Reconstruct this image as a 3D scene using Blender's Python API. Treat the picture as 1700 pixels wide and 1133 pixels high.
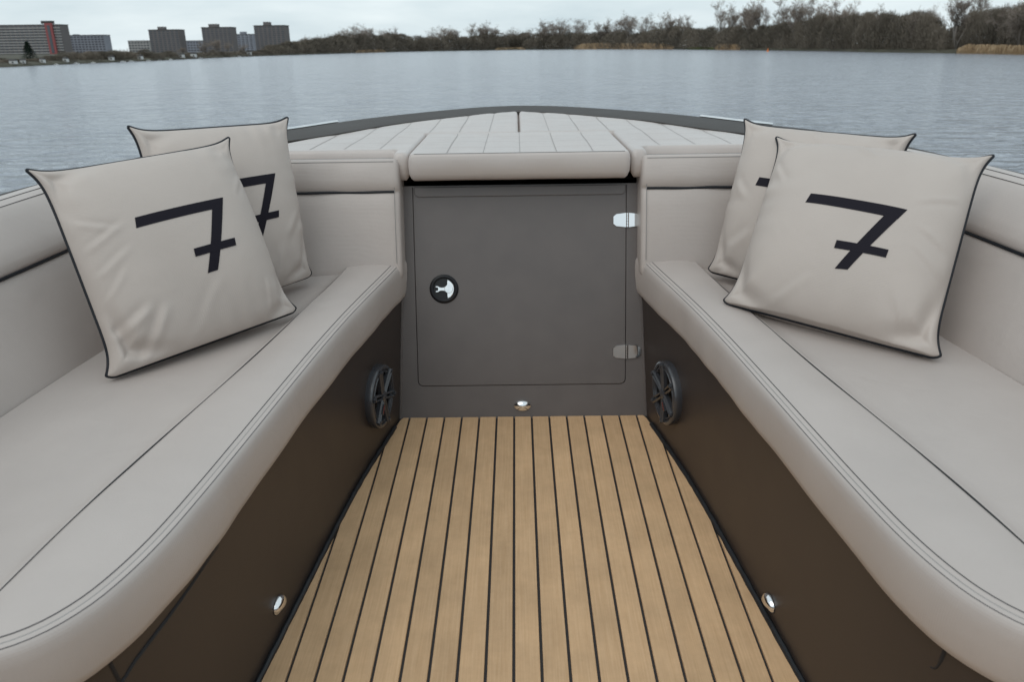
import bpy, bmesh, math, random
import numpy as np
from mathutils import Matrix, Vector
from mathutils.geometry import delaunay_2d_cdt

for _o in list(bpy.data.objects):
    bpy.data.objects.remove(_o)
SC = bpy.context.scene
COL = SC.collection
random.seed(7)
RNG = np.random.default_rng(11)

# ------------------------------------------------------------------ camera
FPX, IW, IH = 1300.0, 1700.0, 1133.0


def cam_axes(p, yaw, roll):
    fw = Vector((math.sin(yaw) * math.cos(p), math.cos(yaw) * math.cos(p), -math.sin(p)))
    r0 = Vector((math.cos(yaw), -math.sin(yaw), 0))
    u0 = r0.cross(fw)
    r = r0 * math.cos(roll) - u0 * math.sin(roll)
    u = u0 * math.cos(roll) + r0 * math.sin(roll)
    return Matrix((r, u, -fw)).transposed()


YAW = math.radians(-0.577)
M_BOAT = cam_axes(math.radians(23.355), YAW, 0.0165)      # camera in the boat's own frame
M_WORLD = cam_axes(math.radians(20.52), YAW, 0.0120)      # camera in the world: the boat trims bow-up and heels a little
B3 = M_WORLD @ M_BOAT.transposed()
B4 = B3.to_4x4()
CAM_B = Vector((-0.008, -1.974, 1.09))
CAM_W = B3 @ CAM_B
WATER_Z = CAM_W.z - 1.40

cd = bpy.data.cameras.new('camera')
cam = bpy.data.objects.new('camera', cd)
COL.objects.link(cam)
cam.matrix_world = Matrix.Translation(CAM_W) @ M_WORLD.to_4x4()
cd.sensor_width = 36.0
cd.lens = FPX / IW * 36.0
cd.clip_start = 0.05
cd.clip_end = 9000
cd.dof.use_dof = True
cd.dof.focus_distance = 1.95
cd.dof.aperture_fstop = 7.1
SC.camera = cam

# ------------------------------------------------------------------ world
SUN_EL, SUN_AZ = math.radians(48), math.radians(215)   # azimuth clockwise from +Y: behind the camera, to the left
world = bpy.data.worlds.new('World')
SC.world = world
world.use_nodes = True
nt = world.node_tree
nt.nodes.clear()
N = nt.nodes.new
L = nt.links.new
wo = N('ShaderNodeOutputWorld')
bg = N('ShaderNodeBackground')
bg.inputs['Strength'].default_value = 0.1
sky = N('ShaderNodeTexSky')
sky.sky_type = 'NISHITA'
sky.sun_disc = False
sky.sun_elevation = SUN_EL
sky.sun_rotation = SUN_AZ
sky.dust_density = 2.0
tc = N('ShaderNodeTexCoord')
mp = N('ShaderNodeMapping')
mp.inputs['Scale'].default_value = (1.0, 1.0, 5.0)
nz = N('ShaderNodeTexNoise')
nz.inputs['Scale'].default_value = 4.0
nz.inputs['Detail'].default_value = 6.0
nz.inputs['Roughness'].default_value = 0.55
rp = N('ShaderNodeValToRGB')
rp.color_ramp.elements[0].position = 0.30
rp.color_ramp.elements[0].color = (4.9, 5.85, 6.3, 1)
rp.color_ramp.elements[1].position = 0.70
rp.color_ramp.elements[1].color = (7.0, 7.75, 8.0, 1)
mx = N('ShaderNodeMix')
mx.data_type = 'RGBA'
mx.inputs['Factor'].default_value = 0.9
L(tc.outputs['Generated'], mp.inputs['Vector'])
L(mp.outputs['Vector'], nz.inputs['Vector'])
L(nz.outputs['Fac'], rp.inputs['Fac'])
L(sky.outputs['Color'], mx.inputs[6])
L(rp.outputs['Color'], mx.inputs[7])
L(mx.outputs[2], bg.inputs['Color'])
L(bg.outputs['Background'], wo.inputs['Surface'])

# ------------------------------------------------------------------ sun (veiled by cloud: large and weak)
sd = bpy.data.lights.new('sun', 'SUN')
sd.energy = 0.5
sd.angle = math.radians(50)
sd.color = (1.0, 0.96, 0.9)
sun = bpy.data.objects.new('sun', sd)
COL.objects.link(sun)
_sdir = Vector((math.sin(SUN_AZ) * math.cos(SUN_EL), math.cos(SUN_AZ) * math.cos(SUN_EL), math.sin(SUN_EL)))
sun.rotation_euler = _sdir.to_track_quat('Z', 'Y').to_euler()

SC.view_settings.view_transform = 'Standard'
SC.view_settings.look = 'None'
SC.view_settings.exposure = 0.36
SC.view_settings.gamma = 1.0
SC.view_settings.use_curve_mapping = False


# ------------------------------------------------------------------ materials
def mat_base(name):
    m = bpy.data.materials.new(name)
    m.use_nodes = True
    t = m.node_tree
    return m, t, t.nodes['Principled BSDF']


def simple(name, col, rough=0.5, metal=0.0, spec=0.5, var=0.0, vscale=8.0, bump=0.0, bscale=200.0, coat=0.0):
    m, t, p = mat_base(name)
    p.inputs['Base Color'].default_value = (*col, 1)
    p.inputs['Roughness'].default_value = rough
    p.inputs['Metallic'].default_value = metal
    p.inputs['Specular IOR Level'].default_value = spec
    p.inputs['Coat Weight'].default_value = coat
    tcn = t.nodes.new('ShaderNodeTexCoord')
    if var > 0:
        n = t.nodes.new('ShaderNodeTexNoise')
        n.inputs['Scale'].default_value = vscale
        n.inputs['Detail'].default_value = 5
        t.links.new(tcn.outputs['Object'], n.inputs['Vector'])
        r = t.nodes.new('ShaderNodeValToRGB')
        r.color_ramp.elements[0].position = 0.3
        r.color_ramp.elements[1].position = 0.7
        r.color_ramp.elements[0].color = (*[c * (1 - var) for c in col], 1)
        r.color_ramp.elements[1].color = (*[min(1, c * (1 + var)) for c in col], 1)
        t.links.new(n.outputs['Fac'], r.inputs['Fac'])
        t.links.new(r.outputs['Color'], p.inputs['Base Color'])
        rr = t.nodes.new('ShaderNodeMapRange')
        rr.inputs['To Min'].default_value = max(0.02, rough - 0.08)
        rr.inputs['To Max'].default_value = min(1, rough + 0.08)
        t.links.new(n.outputs['Fac'], rr.inputs['Value'])
        t.links.new(rr.outputs['Result'], p.inputs['Roughness'])
    if bump > 0:
        n2 = t.nodes.new('ShaderNodeTexNoise')
        n2.inputs['Scale'].default_value = bscale
        n2.inputs['Detail'].default_value = 3
        t.links.new(tcn.outputs['Object'], n2.inputs['Vector'])
        b = t.nodes.new('ShaderNodeBump')
        b.inputs['Strength'].default_value = bump
        b.inputs['Distance'].default_value = 0.001
        t.links.new(n2.outputs['Fac'], b.inputs['Height'])
        t.links.new(b.outputs['Normal'], p.inputs['Normal'])
    return m


def upholstery(name, col, rough, weave=0.25, period=0.0042, wrinkle=0.15, spec=0.5):
    """Marine vinyl: a fine ribbed weave, faint unevenness and soft creases."""
    m, t, p = mat_base(name)
    p.inputs['Roughness'].default_value = rough
    p.inputs['Specular IOR Level'].default_value = spec
    nd, lk = t.nodes.new, t.links.new
    c = nd('ShaderNodeTexCoord')
    n = nd('ShaderNodeTexNoise')
    n.inputs['Scale'].default_value = 5
    n.inputs['Detail'].default_value = 6
    lk(c.outputs['Object'], n.inputs['Vector'])
    r = nd('ShaderNodeValToRGB')
    r.color_ramp.elements[0].position = 0.25
    r.color_ramp.elements[1].position = 0.75
    r.color_ramp.elements[0].color = (*[x * 0.94 for x in col], 1)
    r.color_ramp.elements[1].color = (*[x * 1.05 for x in col], 1)
    lk(n.outputs['Fac'], r.inputs['Fac'])
    lk(r.outputs['Color'], p.inputs['Base Color'])
    w1 = nd('ShaderNodeTexWave')
    w1.wave_type = 'BANDS'
    w1.bands_direction = 'Y'
    w1.inputs['Scale'].default_value = 1.0 / period / math.pi * 1.0
    w1.inputs['Distortion'].default_value = 0.4
    w2 = nd('ShaderNodeTexWave')
    w2.wave_type = 'BANDS'
    w2.bands_direction = 'Z'
    w2.inputs['Scale'].default_value = 1.0 / period / math.pi * 1.0
    w2.inputs['Distortion'].default_value = 0.4
    lk(c.outputs['Object'], w1.inputs['Vector'])
    lk(c.outputs['Object'], w2.inputs['Vector'])
    ad = nd('ShaderNodeMath')
    ad.operation = 'ADD'
    lk(w1.outputs['Fac'], ad.inputs[0])
    lk(w2.outputs['Fac'], ad.inputs[1])
    b1 = nd('ShaderNodeBump')
    b1.inputs['Strength'].default_value = weave
    b1.inputs['Distance'].default_value = 0.0006
    lk(ad.outputs[0], b1.inputs['Height'])
    n3 = nd('ShaderNodeTexNoise')
    n3.inputs['Scale'].default_value = 9
    n3.inputs['Detail'].default_value = 4
    n3.inputs['Distortion'].default_value = 0.8
    lk(c.outputs['Object'], n3.inputs['Vector'])
    b2 = nd('ShaderNodeBump')
    b2.inputs['Strength'].default_value = wrinkle
    b2.inputs['Distance'].default_value = 0.02
    lk(n3.outputs['Fac'], b2.inputs['Height'])
    n4 = nd('ShaderNodeTexNoise')
    n4.inputs['Scale'].default_value = 420
    n4.inputs['Detail'].default_value = 2
    lk(c.outputs['Object'], n4.inputs['Vector'])
    b3 = nd('ShaderNodeBump')
    b3.inputs['Strength'].default_value = 0.22
    b3.inputs['Distance'].default_value = 0.0008
    lk(n4.outputs['Fac'], b3.inputs['Height'])
    lk(b1.outputs['Normal'], b3.inputs['Normal'])
    rr = nd('ShaderNodeMapRange')
    rr.inputs['To Min'].default_value = rough - 0.1
    rr.inputs['To Max'].default_value = rough + 0.1
    lk(n3.outputs['Fac'], rr.inputs['Value'])
    lk(rr.outputs['Result'], p.inputs['Roughness'])
    lk(b3.outputs['Normal'], b2.inputs['Normal'])
    lk(b2.outputs['Normal'], p.inputs['Normal'])
    return m


def teak_mat():
    m, t, p = mat_base('teak_planking')
    nd, lk = t.nodes.new, t.links.new
    c = nd('ShaderNodeTexCoord')
    oi = nd('ShaderNodeObjectInfo')
    mp_ = nd('ShaderNodeMapping')
    mp_.inputs['Scale'].default_value = (260, 7, 1)
    va = nd('ShaderNodeVectorMath')
    va.operation = 'ADD'
    cmb = nd('ShaderNodeCombineXYZ')
    ml = nd('ShaderNodeMath')
    ml.operation = 'MULTIPLY'
    ml.inputs[1].default_value = 37.0
    lk(oi.outputs['Random'], ml.inputs[0])
    lk(ml.outputs[0], cmb.inputs['Y'])
    lk(c.outputs['Object'], va.inputs[0])
    lk(cmb.outputs[0], va.inputs[1])
    lk(va.outputs[0], mp_.inputs['Vector'])
    n = nd('ShaderNodeTexNoise')
    n.inputs['Scale'].default_value = 1.0
    n.inputs['Detail'].default_value = 5
    n.inputs['Roughness'].default_value = 0.65
    lk(mp_.outputs[0], n.inputs['Vector'])
    r = nd('ShaderNodeValToRGB')
    r.color_ramp.elements[0].position = 0.25
    r.color_ramp.elements[1].position = 0.75
    r.color_ramp.elements[0].color = (0.60, 0.375, 0.200, 1)
    r.color_ramp.elements[1].color = (0.73, 0.485, 0.283, 1)
    lk(n.outputs['Fac'], r.inputs['Fac'])
    # worn, slightly darker patches and a tone of its own for each plank
    n2 = nd('ShaderNodeTexNoise')
    n2.inputs['Scale'].default_value = 6
    n2.inputs['Detail'].default_value = 7
    n2.inputs['Roughness'].default_value = 0.7
    lk(va.outputs[0], n2.inputs['Vector'])
    mr = nd('ShaderNodeMapRange')
    mr.inputs['From Min'].default_value = 0.3
    mr.inputs['From Max'].default_value = 0.7
    mr.inputs['To Min'].default_value = 0.82
    mr.inputs['To Max'].default_value = 1.10
    lk(n2.outputs['Fac'], mr.inputs['Value'])
    mr2 = nd('ShaderNodeMapRange')
    mr2.inputs['To Min'].default_value = 0.90
    mr2.inputs['To Max'].default_value = 1.09
    lk(oi.outputs['Random'], mr2.inputs['Value'])
    mm = nd('ShaderNodeMath')
    mm.operation = 'MULTIPLY'
    lk(mr.outputs[0], mm.inputs[0])
    lk(mr2.outputs[0], mm.inputs[1])
    mxx = nd('ShaderNodeVectorMath')
    mxx.operation = 'SCALE'
    lk(r.outputs['Color'], mxx.inputs[0])
    lk(mm.outputs[0], mxx.inputs['Scale'])
    lk(mxx.outputs[0], p.inputs['Base Color'])
    p.inputs['Roughness'].default_value = 0.62
    p.inputs['Specular IOR Level'].default_value = 0.35
    b = nd('ShaderNodeBump')
    b.inputs['Strength'].default_value = 0.25
    b.inputs['Distance'].default_value = 0.0006
    lk(n.outputs['Fac'], b.inputs['Height'])
    lk(b.outputs['Normal'], p.inputs['Normal'])
    return m


def water_mat():
    m, t, p = mat_base('lake_water')
    nd, lk = t.nodes.new, t.links.new
    p.inputs['Base Color'].default_value = (0.29, 0.312, 0.35, 1)
    p.inputs['Roughness'].default_value = 0.15
    p.inputs['IOR'].default_value = 1.333
    c = nd('ShaderNodeTexCoord')
    prev = None
    # gusts: patches where the small ripples are stronger or weaker
    gm = nd('ShaderNodeMapping')
    gm.inputs['Scale'].default_value = (0.05, 0.16, 1)
    lk(c.outputs['Object'], gm.inputs['Vector'])
    gn = nd('ShaderNodeTexNoise')
    gn.inputs['Scale'].default_value = 1.0
    gn.inputs['Detail'].default_value = 3
    lk(gm.outputs[0], gn.inputs['Vector'])
    gr_ = nd('ShaderNodeMapRange')
    gr_.inputs['From Min'].default_value = 0.3
    gr_.inputs['From Max'].default_value = 0.7
    gr_.inputs['To Min'].default_value = 0.65
    gr_.inputs['To Max'].default_value = 1.0
    lk(gn.outputs['Fac'], gr_.inputs['Value'])
    for sc, dist, st, det in (((0.25, 0.5, 1), 0.40, 0.9, 2), ((1.3, 2.4, 1), 0.34, 1.0, 2), ((3.6, 5.6, 1), 0.10, 1.0, 2)):
        mpp = nd('ShaderNodeMapping')
        mpp.inputs['Scale'].default_value = sc
        mpp.inputs['Rotation'].default_value = (0, 0, 0.12)
        lk(c.outputs['Object'], mpp.inputs['Vector'])
        n = nd('ShaderNodeTexNoise')
        n.inputs['Scale'].default_value = 1.0
        n.inputs['Detail'].default_value = det
        n.inputs['Distortion'].default_value = 0.6
        lk(mpp.outputs[0], n.inputs['Vector'])
        b = nd('ShaderNodeBump')
        b.inputs['Strength'].default_value = st
        b.inputs['Distance'].default_value = dist
        if dist < .3:
            lk(gr_.outputs['Result'], b.inputs['Strength'])
        lk(n.outputs['Fac'], b.inputs['Height'])
        if prev is not None:
            lk(prev.outputs['Normal'], b.inputs['Normal'])
        prev = b
    lk(prev.outputs['Normal'], p.inputs['Normal'])
    return m


def foliage_mat(name, c0, c1, scale=0.05):
    m, t, p = mat_base(name)
    nd, lk = t.nodes.new, t.links.new
    g = nd('ShaderNodeNewGeometry')
    n = nd('ShaderNodeTexNoise')
    n.inputs['Scale'].default_value = scale
    n.inputs['Detail'].default_value = 4
    lk(g.outputs['Position'], n.inputs['Vector'])
    r = nd('ShaderNodeValToRGB')
    r.color_ramp.elements[0].position = 0.35
    r.color_ramp.elements[1].position = 0.65
    r.color_ramp.elements[0].color = (*c0, 1)
    r.color_ramp.elements[1].color = (*c1, 1)
    lk(n.outputs['Fac'], r.inputs['Fac'])
    lk(r.outputs['Color'], p.inputs['Base Color'])
    p.inputs['Roughness'].default_value = 0.9
    p.inputs['Specular IOR Level'].default_value = 0.1
    return m


M = dict(
    vinyl=upholstery('taupe_vinyl', (0.492, 0.436, 0.404), 0.44, weave=0.13, period=0.0034, wrinkle=0.10),
    pad=upholstery('taupe_vinyl_pad', (0.505, 0.450, 0.420), 0.37, weave=0.1, wrinkle=0.04, spec=0.8),
    pillow=upholstery('pillow_fabric', (0.512, 0.450, 0.408), 0.62, weave=0.12, period=0.003, wrinkle=0.10, spec=0.35),
    thread=simple('dark_thread', (0.05, 0.05, 0.055), 0.7),
    palethread=simple('pale_thread', (0.36, 0.335, 0.32), 0.7),
    greythread=simple('grey_thread', (0.24, 0.235, 0.23), 0.7),
    piping=simple('navy_black_piping', (0.007, 0.009, 0.014), 0.45, spec=0.35),
    seamgap=simple('black_seam', (0.014, 0.014, 0.016), 0.7),
    ink=simple('black_applique', (0.010, 0.008, 0.014), 0.7, spec=0.2, bump=0.3, bscale=900),
    paint=simple('boat_paint_lit', (0.138, 0.122, 0.117), 0.42, spec=0.5, var=0.05, vscale=14, bump=0.12, bscale=420),  # same paint as panel; open-sky light on the bulkhead put into the colour
    panel=simple('boat_paint_shaded', (0.043, 0.0320, 0.0272), 0.38, spec=0.45, var=0.07, vscale=9, bump=0.12, bscale=420),  # same paint as the bulkhead; shade between the benches put into the colour
    deck=simple('deck_paint', (0.050, 0.044, 0.040), 0.65, spec=0.25, var=0.05),
    hull=simple('hull_paint', (0.09, 0.082, 0.075), 0.3, coat=0.3),
    teak=teak_mat(),
    caulk=simple('black_caulk', (0.032, 0.030, 0.031), 0.65),
    bead=simple('black_sealant', (0.014, 0.015, 0.018), 0.5, var=0.3, vscale=40),
    chrome=simple('polished_steel', (0.82, 0.82, 0.82), 0.06, metal=1.0),
    blackplastic=simple('black_plastic', (0.006, 0.006, 0.008), 0.4, spec=0.35),
    gunmetal=simple('gunmetal_plastic', (0.045, 0.046, 0.052), 0.24, spec=0.8),
    cone=simple('speaker_cone', (0.008, 0.009, 0.011), 0.45),
    red=simple('red_print', (0.30, 0.02, 0.02), 0.5),
    water=water_mat(),
    bank=simple('shore_soil', (0.06, 0.055, 0.035), 0.95, var=0.3, vscale=0.05),
    twig=foliage_mat('winter_twigs', (0.20, 0.165, 0.138), (0.31, 0.262, 0.222), 0.08),
    bark=simple('grey_bark', (0.17, 0.15, 0.132), 0.9),
    thicket=foliage_mat('winter_thicket', (0.095, 0.083, 0.067), (0.20, 0.170, 0.135), 0.10),
    conifer=foliage_mat('conifer_needles', (0.012, 0.022, 0.016), (0.02, 0.034, 0.024), 0.3),
    reed=foliage_mat('dry_reed', (0.36, 0.255, 0.155), (0.50, 0.37, 0.235), 0.15),
    grass=foliage_mat('bank_grass', (0.08, 0.10, 0.04), (0.14, 0.15, 0.07), 0.1),
    concrete=simple('tower_brick', (0.16, 0.145, 0.145), 0.85, var=0.1, vscale=0.1),
    slab=simple('pale_concrete', (0.36, 0.35, 0.34), 0.85, var=0.1, vscale=0.1),
    bluegrey=simple('blue_grey_render', (0.26, 0.27, 0.31), 0.85, var=0.1, vscale=0.1),
    window=simple('dark_window', (0.085, 0.095, 0.11), 0.25),
    redwall=simple('red_stair_cladding', (0.30, 0.085, 0.085), 0.8),
    darkroof=simple('dark_roof', (0.05, 0.047, 0.045), 0.8),
    white=simple('white_boards', (0.62, 0.62, 0.60), 0.6),
    orange=simple('orange_buoy', (0.7, 0.18, 0.03), 0.5),
)


# ------------------------------------------------------------------ helpers
def mesh(name, verts, faces, smooth=True):
    me = bpy.data.meshes.new(name)
    me.from_pydata([tuple(map(float, v)) for v in verts], [], [tuple(map(int, f)) for f in faces])
    bm = bmesh.new()
    bm.from_mesh(me)
    bmesh.ops.recalc_face_normals(bm, faces=bm.faces)
    bm.to_mesh(me)
    bm.free()
    if smooth:
        me.polygons.foreach_set('use_smooth', [True] * len(me.polygons))
    me.update()
    return me


def autosmooth(me, ang=40):
    bm = bmesh.new()
    bm.from_mesh(me)
    a = math.radians(ang)
    for e in bm.edges:
        if len(e.link_faces) == 2 and e.calc_face_angle(0) > a:
            e.smooth = False
    bm.to_mesh(me)
    bm.free()


class Geo:
    """collects shapes into one mesh"""

    def __init__(self):
        self.v, self.f = [], []

    def add(self, v, f):
        o = len(self.v)
        self.v += [tuple(map(float, p)) for p in v]
        self.f += [tuple(int(i) + o for i in q) for q in f]
        return self

    def obj(self, name, m, parent=None, smooth=True, sharp=40):
        me = mesh(name, self.v, self.f, smooth)
        if smooth and sharp:
            autosmooth(me, sharp)
        me.materials.append(M[m])
        o = bpy.data.objects.new(name, me)
        COL.objects.link(o)
        if parent is not None:
            o.parent = parent
        return o


def tag(o, label=None, cat=None, group=None, kind=None):
    if label:
        o['label'] = label
    if cat:
        o['category'] = cat
    if group:
        o['group'] = group
    if kind:
        o['kind'] = kind
    return o


def empty(name, mw):
    o = bpy.data.objects.new(name, None)
    o.empty_display_size = 0.2
    COL.objects.link(o)
    o.matrix_world = mw
    return o


def settle(root, m4=B4):
    """put the origin of a thing built in boat coordinates at its base, then place it in the world"""
    objs = [root] + [c for c in COL.objects if c.parent == root]
    pts = np.array([v.co[:] for v in root.data.vertices])
    c = Vector(((pts[:, 0].min() + pts[:, 0].max()) / 2, (pts[:, 1].min() + pts[:, 1].max()) / 2, pts[:, 2].min()))
    done = set()
    for o in objs:
        if o.data.name not in done:
            o.data.transform(Matrix.Translation(-c))
            done.add(o.data.name)
    root.matrix_world = m4 @ Matrix.Translation(c)
    return root


def loft(rings, closed=True, cap=True):
    n, k = len(rings), len(rings[0])
    v = [p for r in rings for p in r]
    f = []
    for i in range(n - 1):
        for j in range(k if closed else k - 1):
            a, b = i * k + j, i * k + (j + 1) % k
            f.append((a, b, b + k, a + k))
    if cap and closed:
        f.append(tuple(range(k - 1, -1, -1)))
        f.append(tuple(range((n - 1) * k, n * k)))
    return v, f


def tube(pts, r, n=6, closed=False):
    P = np.array(pts, float)
    m = len(P)
    if closed:
        T = np.roll(P, -1, 0) - np.roll(P, 1, 0)
    else:
        T = np.gradient(P, axis=0)
    T /= np.linalg.norm(T, axis=1)[:, None] + 1e-12
    ref = np.array([0.13, 0.21, 0.97])
    v = []
    for i in range(m):
        a = np.cross(T[i], ref)
        if np.linalg.norm(a) < 0.05:
            a = np.cross(T[i], np.array([1, 0, 0.1]))
        a /= np.linalg.norm(a)
        b = np.cross(T[i], a)
        rr = r[i] if hasattr(r, '__len__') else r
        for k in range(n):
            t = 2 * math.pi * k / n
            v.append(P[i] + rr * (math.cos(t) * a + math.sin(t) * b))
    f = []
    for i in range(m if closed else m - 1):
        for k in range(n):
            k2 = (k + 1) % n
            i2 = (i + 1) % m
            f.append((i * n + k, i * n + k2, i2 * n + k2, i2 * n + k))
    if not closed:
        f.append(tuple(range(n)))
        f.append(tuple((m - 1) * n + k for k in range(n)))
    return v, f


def box(c, s, rot=None):
    c = Vector(c)
    v = []
    for z in (-1, 1):
        for y in (-1, 1):
            for x in (-1, 1):
                p = Vector((x * s[0] / 2, y * s[1] / 2, z * s[2] / 2))
                if rot is not None:
                    p = rot @ p
                v.append(c + p)
    f = [(0, 2, 3, 1), (4, 5, 7, 6), (0, 1, 5, 4), (2, 6, 7, 3), (0, 4, 6, 2), (1, 3, 7, 5)]
    return v, f


def spline(ctrl, n):
    """Catmull-Rom through ctrl, resampled to n points of even arc length"""
    P = np.array(ctrl, float)
    Q = np.vstack([2 * P[0] - P[1], P, 2 * P[-1] - P[-2]])
    out = []
    for i in range(1, len(Q) - 2):
        for t in np.linspace(0, 1, 24, endpoint=False):
            p0, p1, p2, p3 = Q[i - 1], Q[i], Q[i + 1], Q[i + 2]
            out.append(0.5 * ((2 * p1) + (-p0 + p2) * t + (2 * p0 - 5 * p1 + 4 * p2 - p3) * t ** 2 + (-p0 + 3 * p1 - 3 * p2 + p3) * t ** 3))
    out.append(P[-1])
    out = np.array(out)
    s = np.r_[0, np.cumsum(np.linalg.norm(np.diff(out, axis=0), axis=1))]
    q = np.linspace(0, s[-1], n)
    return np.stack([np.interp(q, s, out[:, k]) for k in range(P.shape[1])], 1)


def sdf(poly, pts):
    """distance of points inside poly to its outline"""
    A = np.array(poly, float)
    Bp = np.roll(A, -1, 0)
    P = np.array(pts, float)[:, None, :]
    d = Bp - A
    t = np.clip(((P - A) * d).sum(2) / (d * d).sum(1), 0, 1)
    return np.sqrt(((P - (A + t[..., None] * d)) ** 2).sum(2)).min(1)


def inside(poly, pts):
    A = np.array(poly, float)
    Bp = np.roll(A, -1, 0)
    P = np.array(pts, float)
    x, y = P[:, 0][:, None], P[:, 1][:, None]
    c = ((A[:, 1] > y) != (Bp[:, 1] > y)) & (x < (Bp[:, 0] - A[:, 0]) * (y - A[:, 1]) / (Bp[:, 1] - A[:, 1] + 1e-12) + A[:, 0])
    return c.sum(1) % 2 == 1


def densify(poly, step):
    out = []
    n = len(poly)
    for i in range(n):
        a, b = np.array(poly[i], float), np.array(poly[(i + 1) % n], float)
        k = max(1, int(round(np.linalg.norm(b - a) / step)))
        for j in range(k):
            out.append(a + (b - a) * j / k)
    return np.array(out)


def round_poly(poly, r, n=5):
    """round every corner of a polygon (r a number or one per corner)"""
    out = []
    m = len(poly)
    for i in range(m):
        rr = r[i] if hasattr(r, '__len__') else r
        p, a, b = (np.array(poly[k % m], float) for k in (i, i - 1, i + 1))
        if rr <= 0:
            out.append(p)
            continue
        u, w = (a - p) / np.linalg.norm(a - p), (b - p) / np.linalg.norm(b - p)
        for t in np.linspace(0, 1, n + 1):
            out.append((1 - t) ** 2 * (p + u * rr) + 2 * t * (1 - t) * p + t * t * (p + w * rr))
    return np.array(out)


RK = math.radians(16)
SR, CR = math.sin(RK), math.cos(RK)


def bh(a, b, c):
    """raked bulkhead coordinates: a across, b up the slope, c out towards the cockpit"""
    return (a, b * SR - c * CR, b * CR + c * SR)


def plate(poly, c0, c1, bev=0.0, holes=()):
    """flat plate on the bulkhead from outline poly (a, b), between depths c0 and c1, with an eased front edge"""
    pts = [tuple(p) for p in poly]
    n = len(pts)
    loops = [list(range(n))]
    for h in holes:
        o = len(pts)
        pts += [tuple(p) for p in h]
        loops.append(list(range(o, o + len(h))))
    edges = [(lp[i], lp[(i + 1) % len(lp)]) for lp in loops for i in range(len(lp))]
    vv, ee, ff, *_ = delaunay_2d_cdt([Vector(p) for p in pts], edges, [], 1, 1e-7)
    if holes:
        ff = [f for f in ff if not any(inside(h, [np.mean([vv[i][:] for i in f], 0)])[0] for h in holes)]
    v = [bh(p[0], p[1], c1) for p in vv]
    f = [tuple(x) for x in ff]
    nv = len(v)
    cen = np.mean(np.array(poly), 0)
    v2, f2 = list(v), list(f)
    for lp in loops:
        P = np.array([pts[i] for i in lp])
        o1 = len(v2)
        v2 += [bh(p[0], p[1], c1) for p in P]
        sgn = 1
        T = np.roll(P, -1, 0) - np.roll(P, 1, 0)
        Nn = np.stack([T[:, 1], -T[:, 0]], 1)
        Nn /= np.linalg.norm(Nn, axis=1)[:, None] + 1e-9
        area = (P[:, 0] * np.roll(P[:, 1], -1) - P[:, 1] * np.roll(P[:, 0], -1)).sum()
        if area < 0:
            Nn = -Nn
        if lp is not loops[0]:
            Nn = -Nn
        P2 = P + Nn * bev
        o2 = len(v2)
        v2 += [bh(p[0], p[1], c1 - bev) for p in P2]
        o3 = len(v2)
        v2 += [bh(p[0], p[1], c0) for p in P2]
        k = len(lp)
        for i in range(k):
            j = (i + 1) % k
            f2.append((o1 + i, o1 + j, o2 + j, o2 + i))
            f2.append((o2 + i, o2 + j, o3 + j, o3 + i))
    me_v = v2
    return me_v, f2


# ------------------------------------------------------------------ boat outline curves (starboard, X > 0)
F_CTRL = [(.322, .15), (.347, 0), (.380, -.18), (.405, -.33), (.425, -.49), (.447, -.70), (.463, -.86), (.478, -1.0),
          (.493, -1.11), (.512, -1.19), (.535, -1.245), (.57, -1.288), (.62, -1.315), (.70, -1.33), (.80, -1.335), (.90, -1.335), (1.0, -1.335)]
FC = spline(F_CTRL, 110)
FT = np.gradient(FC, axis=0)
FT /= np.linalg.norm(FT, axis=1)[:, None]
FN = np.stack([-FT[:, 1], FT[:, 0]], 1)       # into the seat
G_OF_F = np.array([(.15, .78, .14), (0, .84, .01), (-.18, .885, -.14), (-.33, .912, -.28), (-.49, .932, -.43), (-.70, .958, -.62), (-.86, .972, -.74),
                   (-1.0, .98, -.82), (-1.11, .985, -.88), (-1.19, .99, -.93), (-1.245, .994, -.97)])
G_CTRL = [(.78, .14), (.84, .01), (.885, -.14), (.912, -.28), (.935, -.45), (.965, -.66), (.985, -.9), (1.0, -1.2), (1.01, -1.7)]
GC = spline(G_CTRL, 80)


def f_at(y):
    k = int(np.argmin(np.abs(FC[:80, 1] - y)))
    return FC[k], FN[k], FT[k]


# far aft part of the fan of rungs
def g_pt(i):
    x, y = FC[i]
    if y > -1.245:
        A = G_OF_F[::-1]
        return np.array([np.interp(y, A[:, 0], A[:, 1]), np.interp(y, A[:, 0], A[:, 2])])
    t = (x - .535) / (1.0 - .535)
    return np.array([.994 + .02 * t, -.97 - .30 * t])


# ================================================================== WATER AND SHORE
PXR = M_WORLD


def at(px, py, Y):
    """world point on the plane y = Y seen at pixel (px, py) of the photograph"""
    d = M_WORLD @ Vector(((px - IW / 2) / FPX, -(py - IH / 2) / FPX, -1))
    return CAM_W + d * ((Y - CAM_W.y) / d.y)


SHORE_CTRL = [(-420, 62), (-200, 76), (0, 94), (250, 148), (480, 300), (660, 560), (855, 780), (1000, 620), (1220, 280), (1450, 148), (1700, 98), (1900, 80), (2150, 66)]


def shore_y(px):
    a = np.array(SHORE_CTRL, float)
    return float(np.exp(np.interp(px, a[:, 0], np.log(a[:, 1]))))


def shore_pt(px, back=0.0):
    Y = shore_y(px) + back
    p = at(px, 79, Y)
    return Vector((p.x, Y, WATER_Z))


g = Geo()
R_ = 4000
g.add([(-R_, -R_, WATER_Z), (R_, -R_, WATER_Z), (R_, R_, WATER_Z), (-R_, R_, WATER_Z)], [(0, 1, 2, 3)])
water = g.obj('lake_water', 'water', smooth=False)
tag(water, kind='structure')

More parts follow.
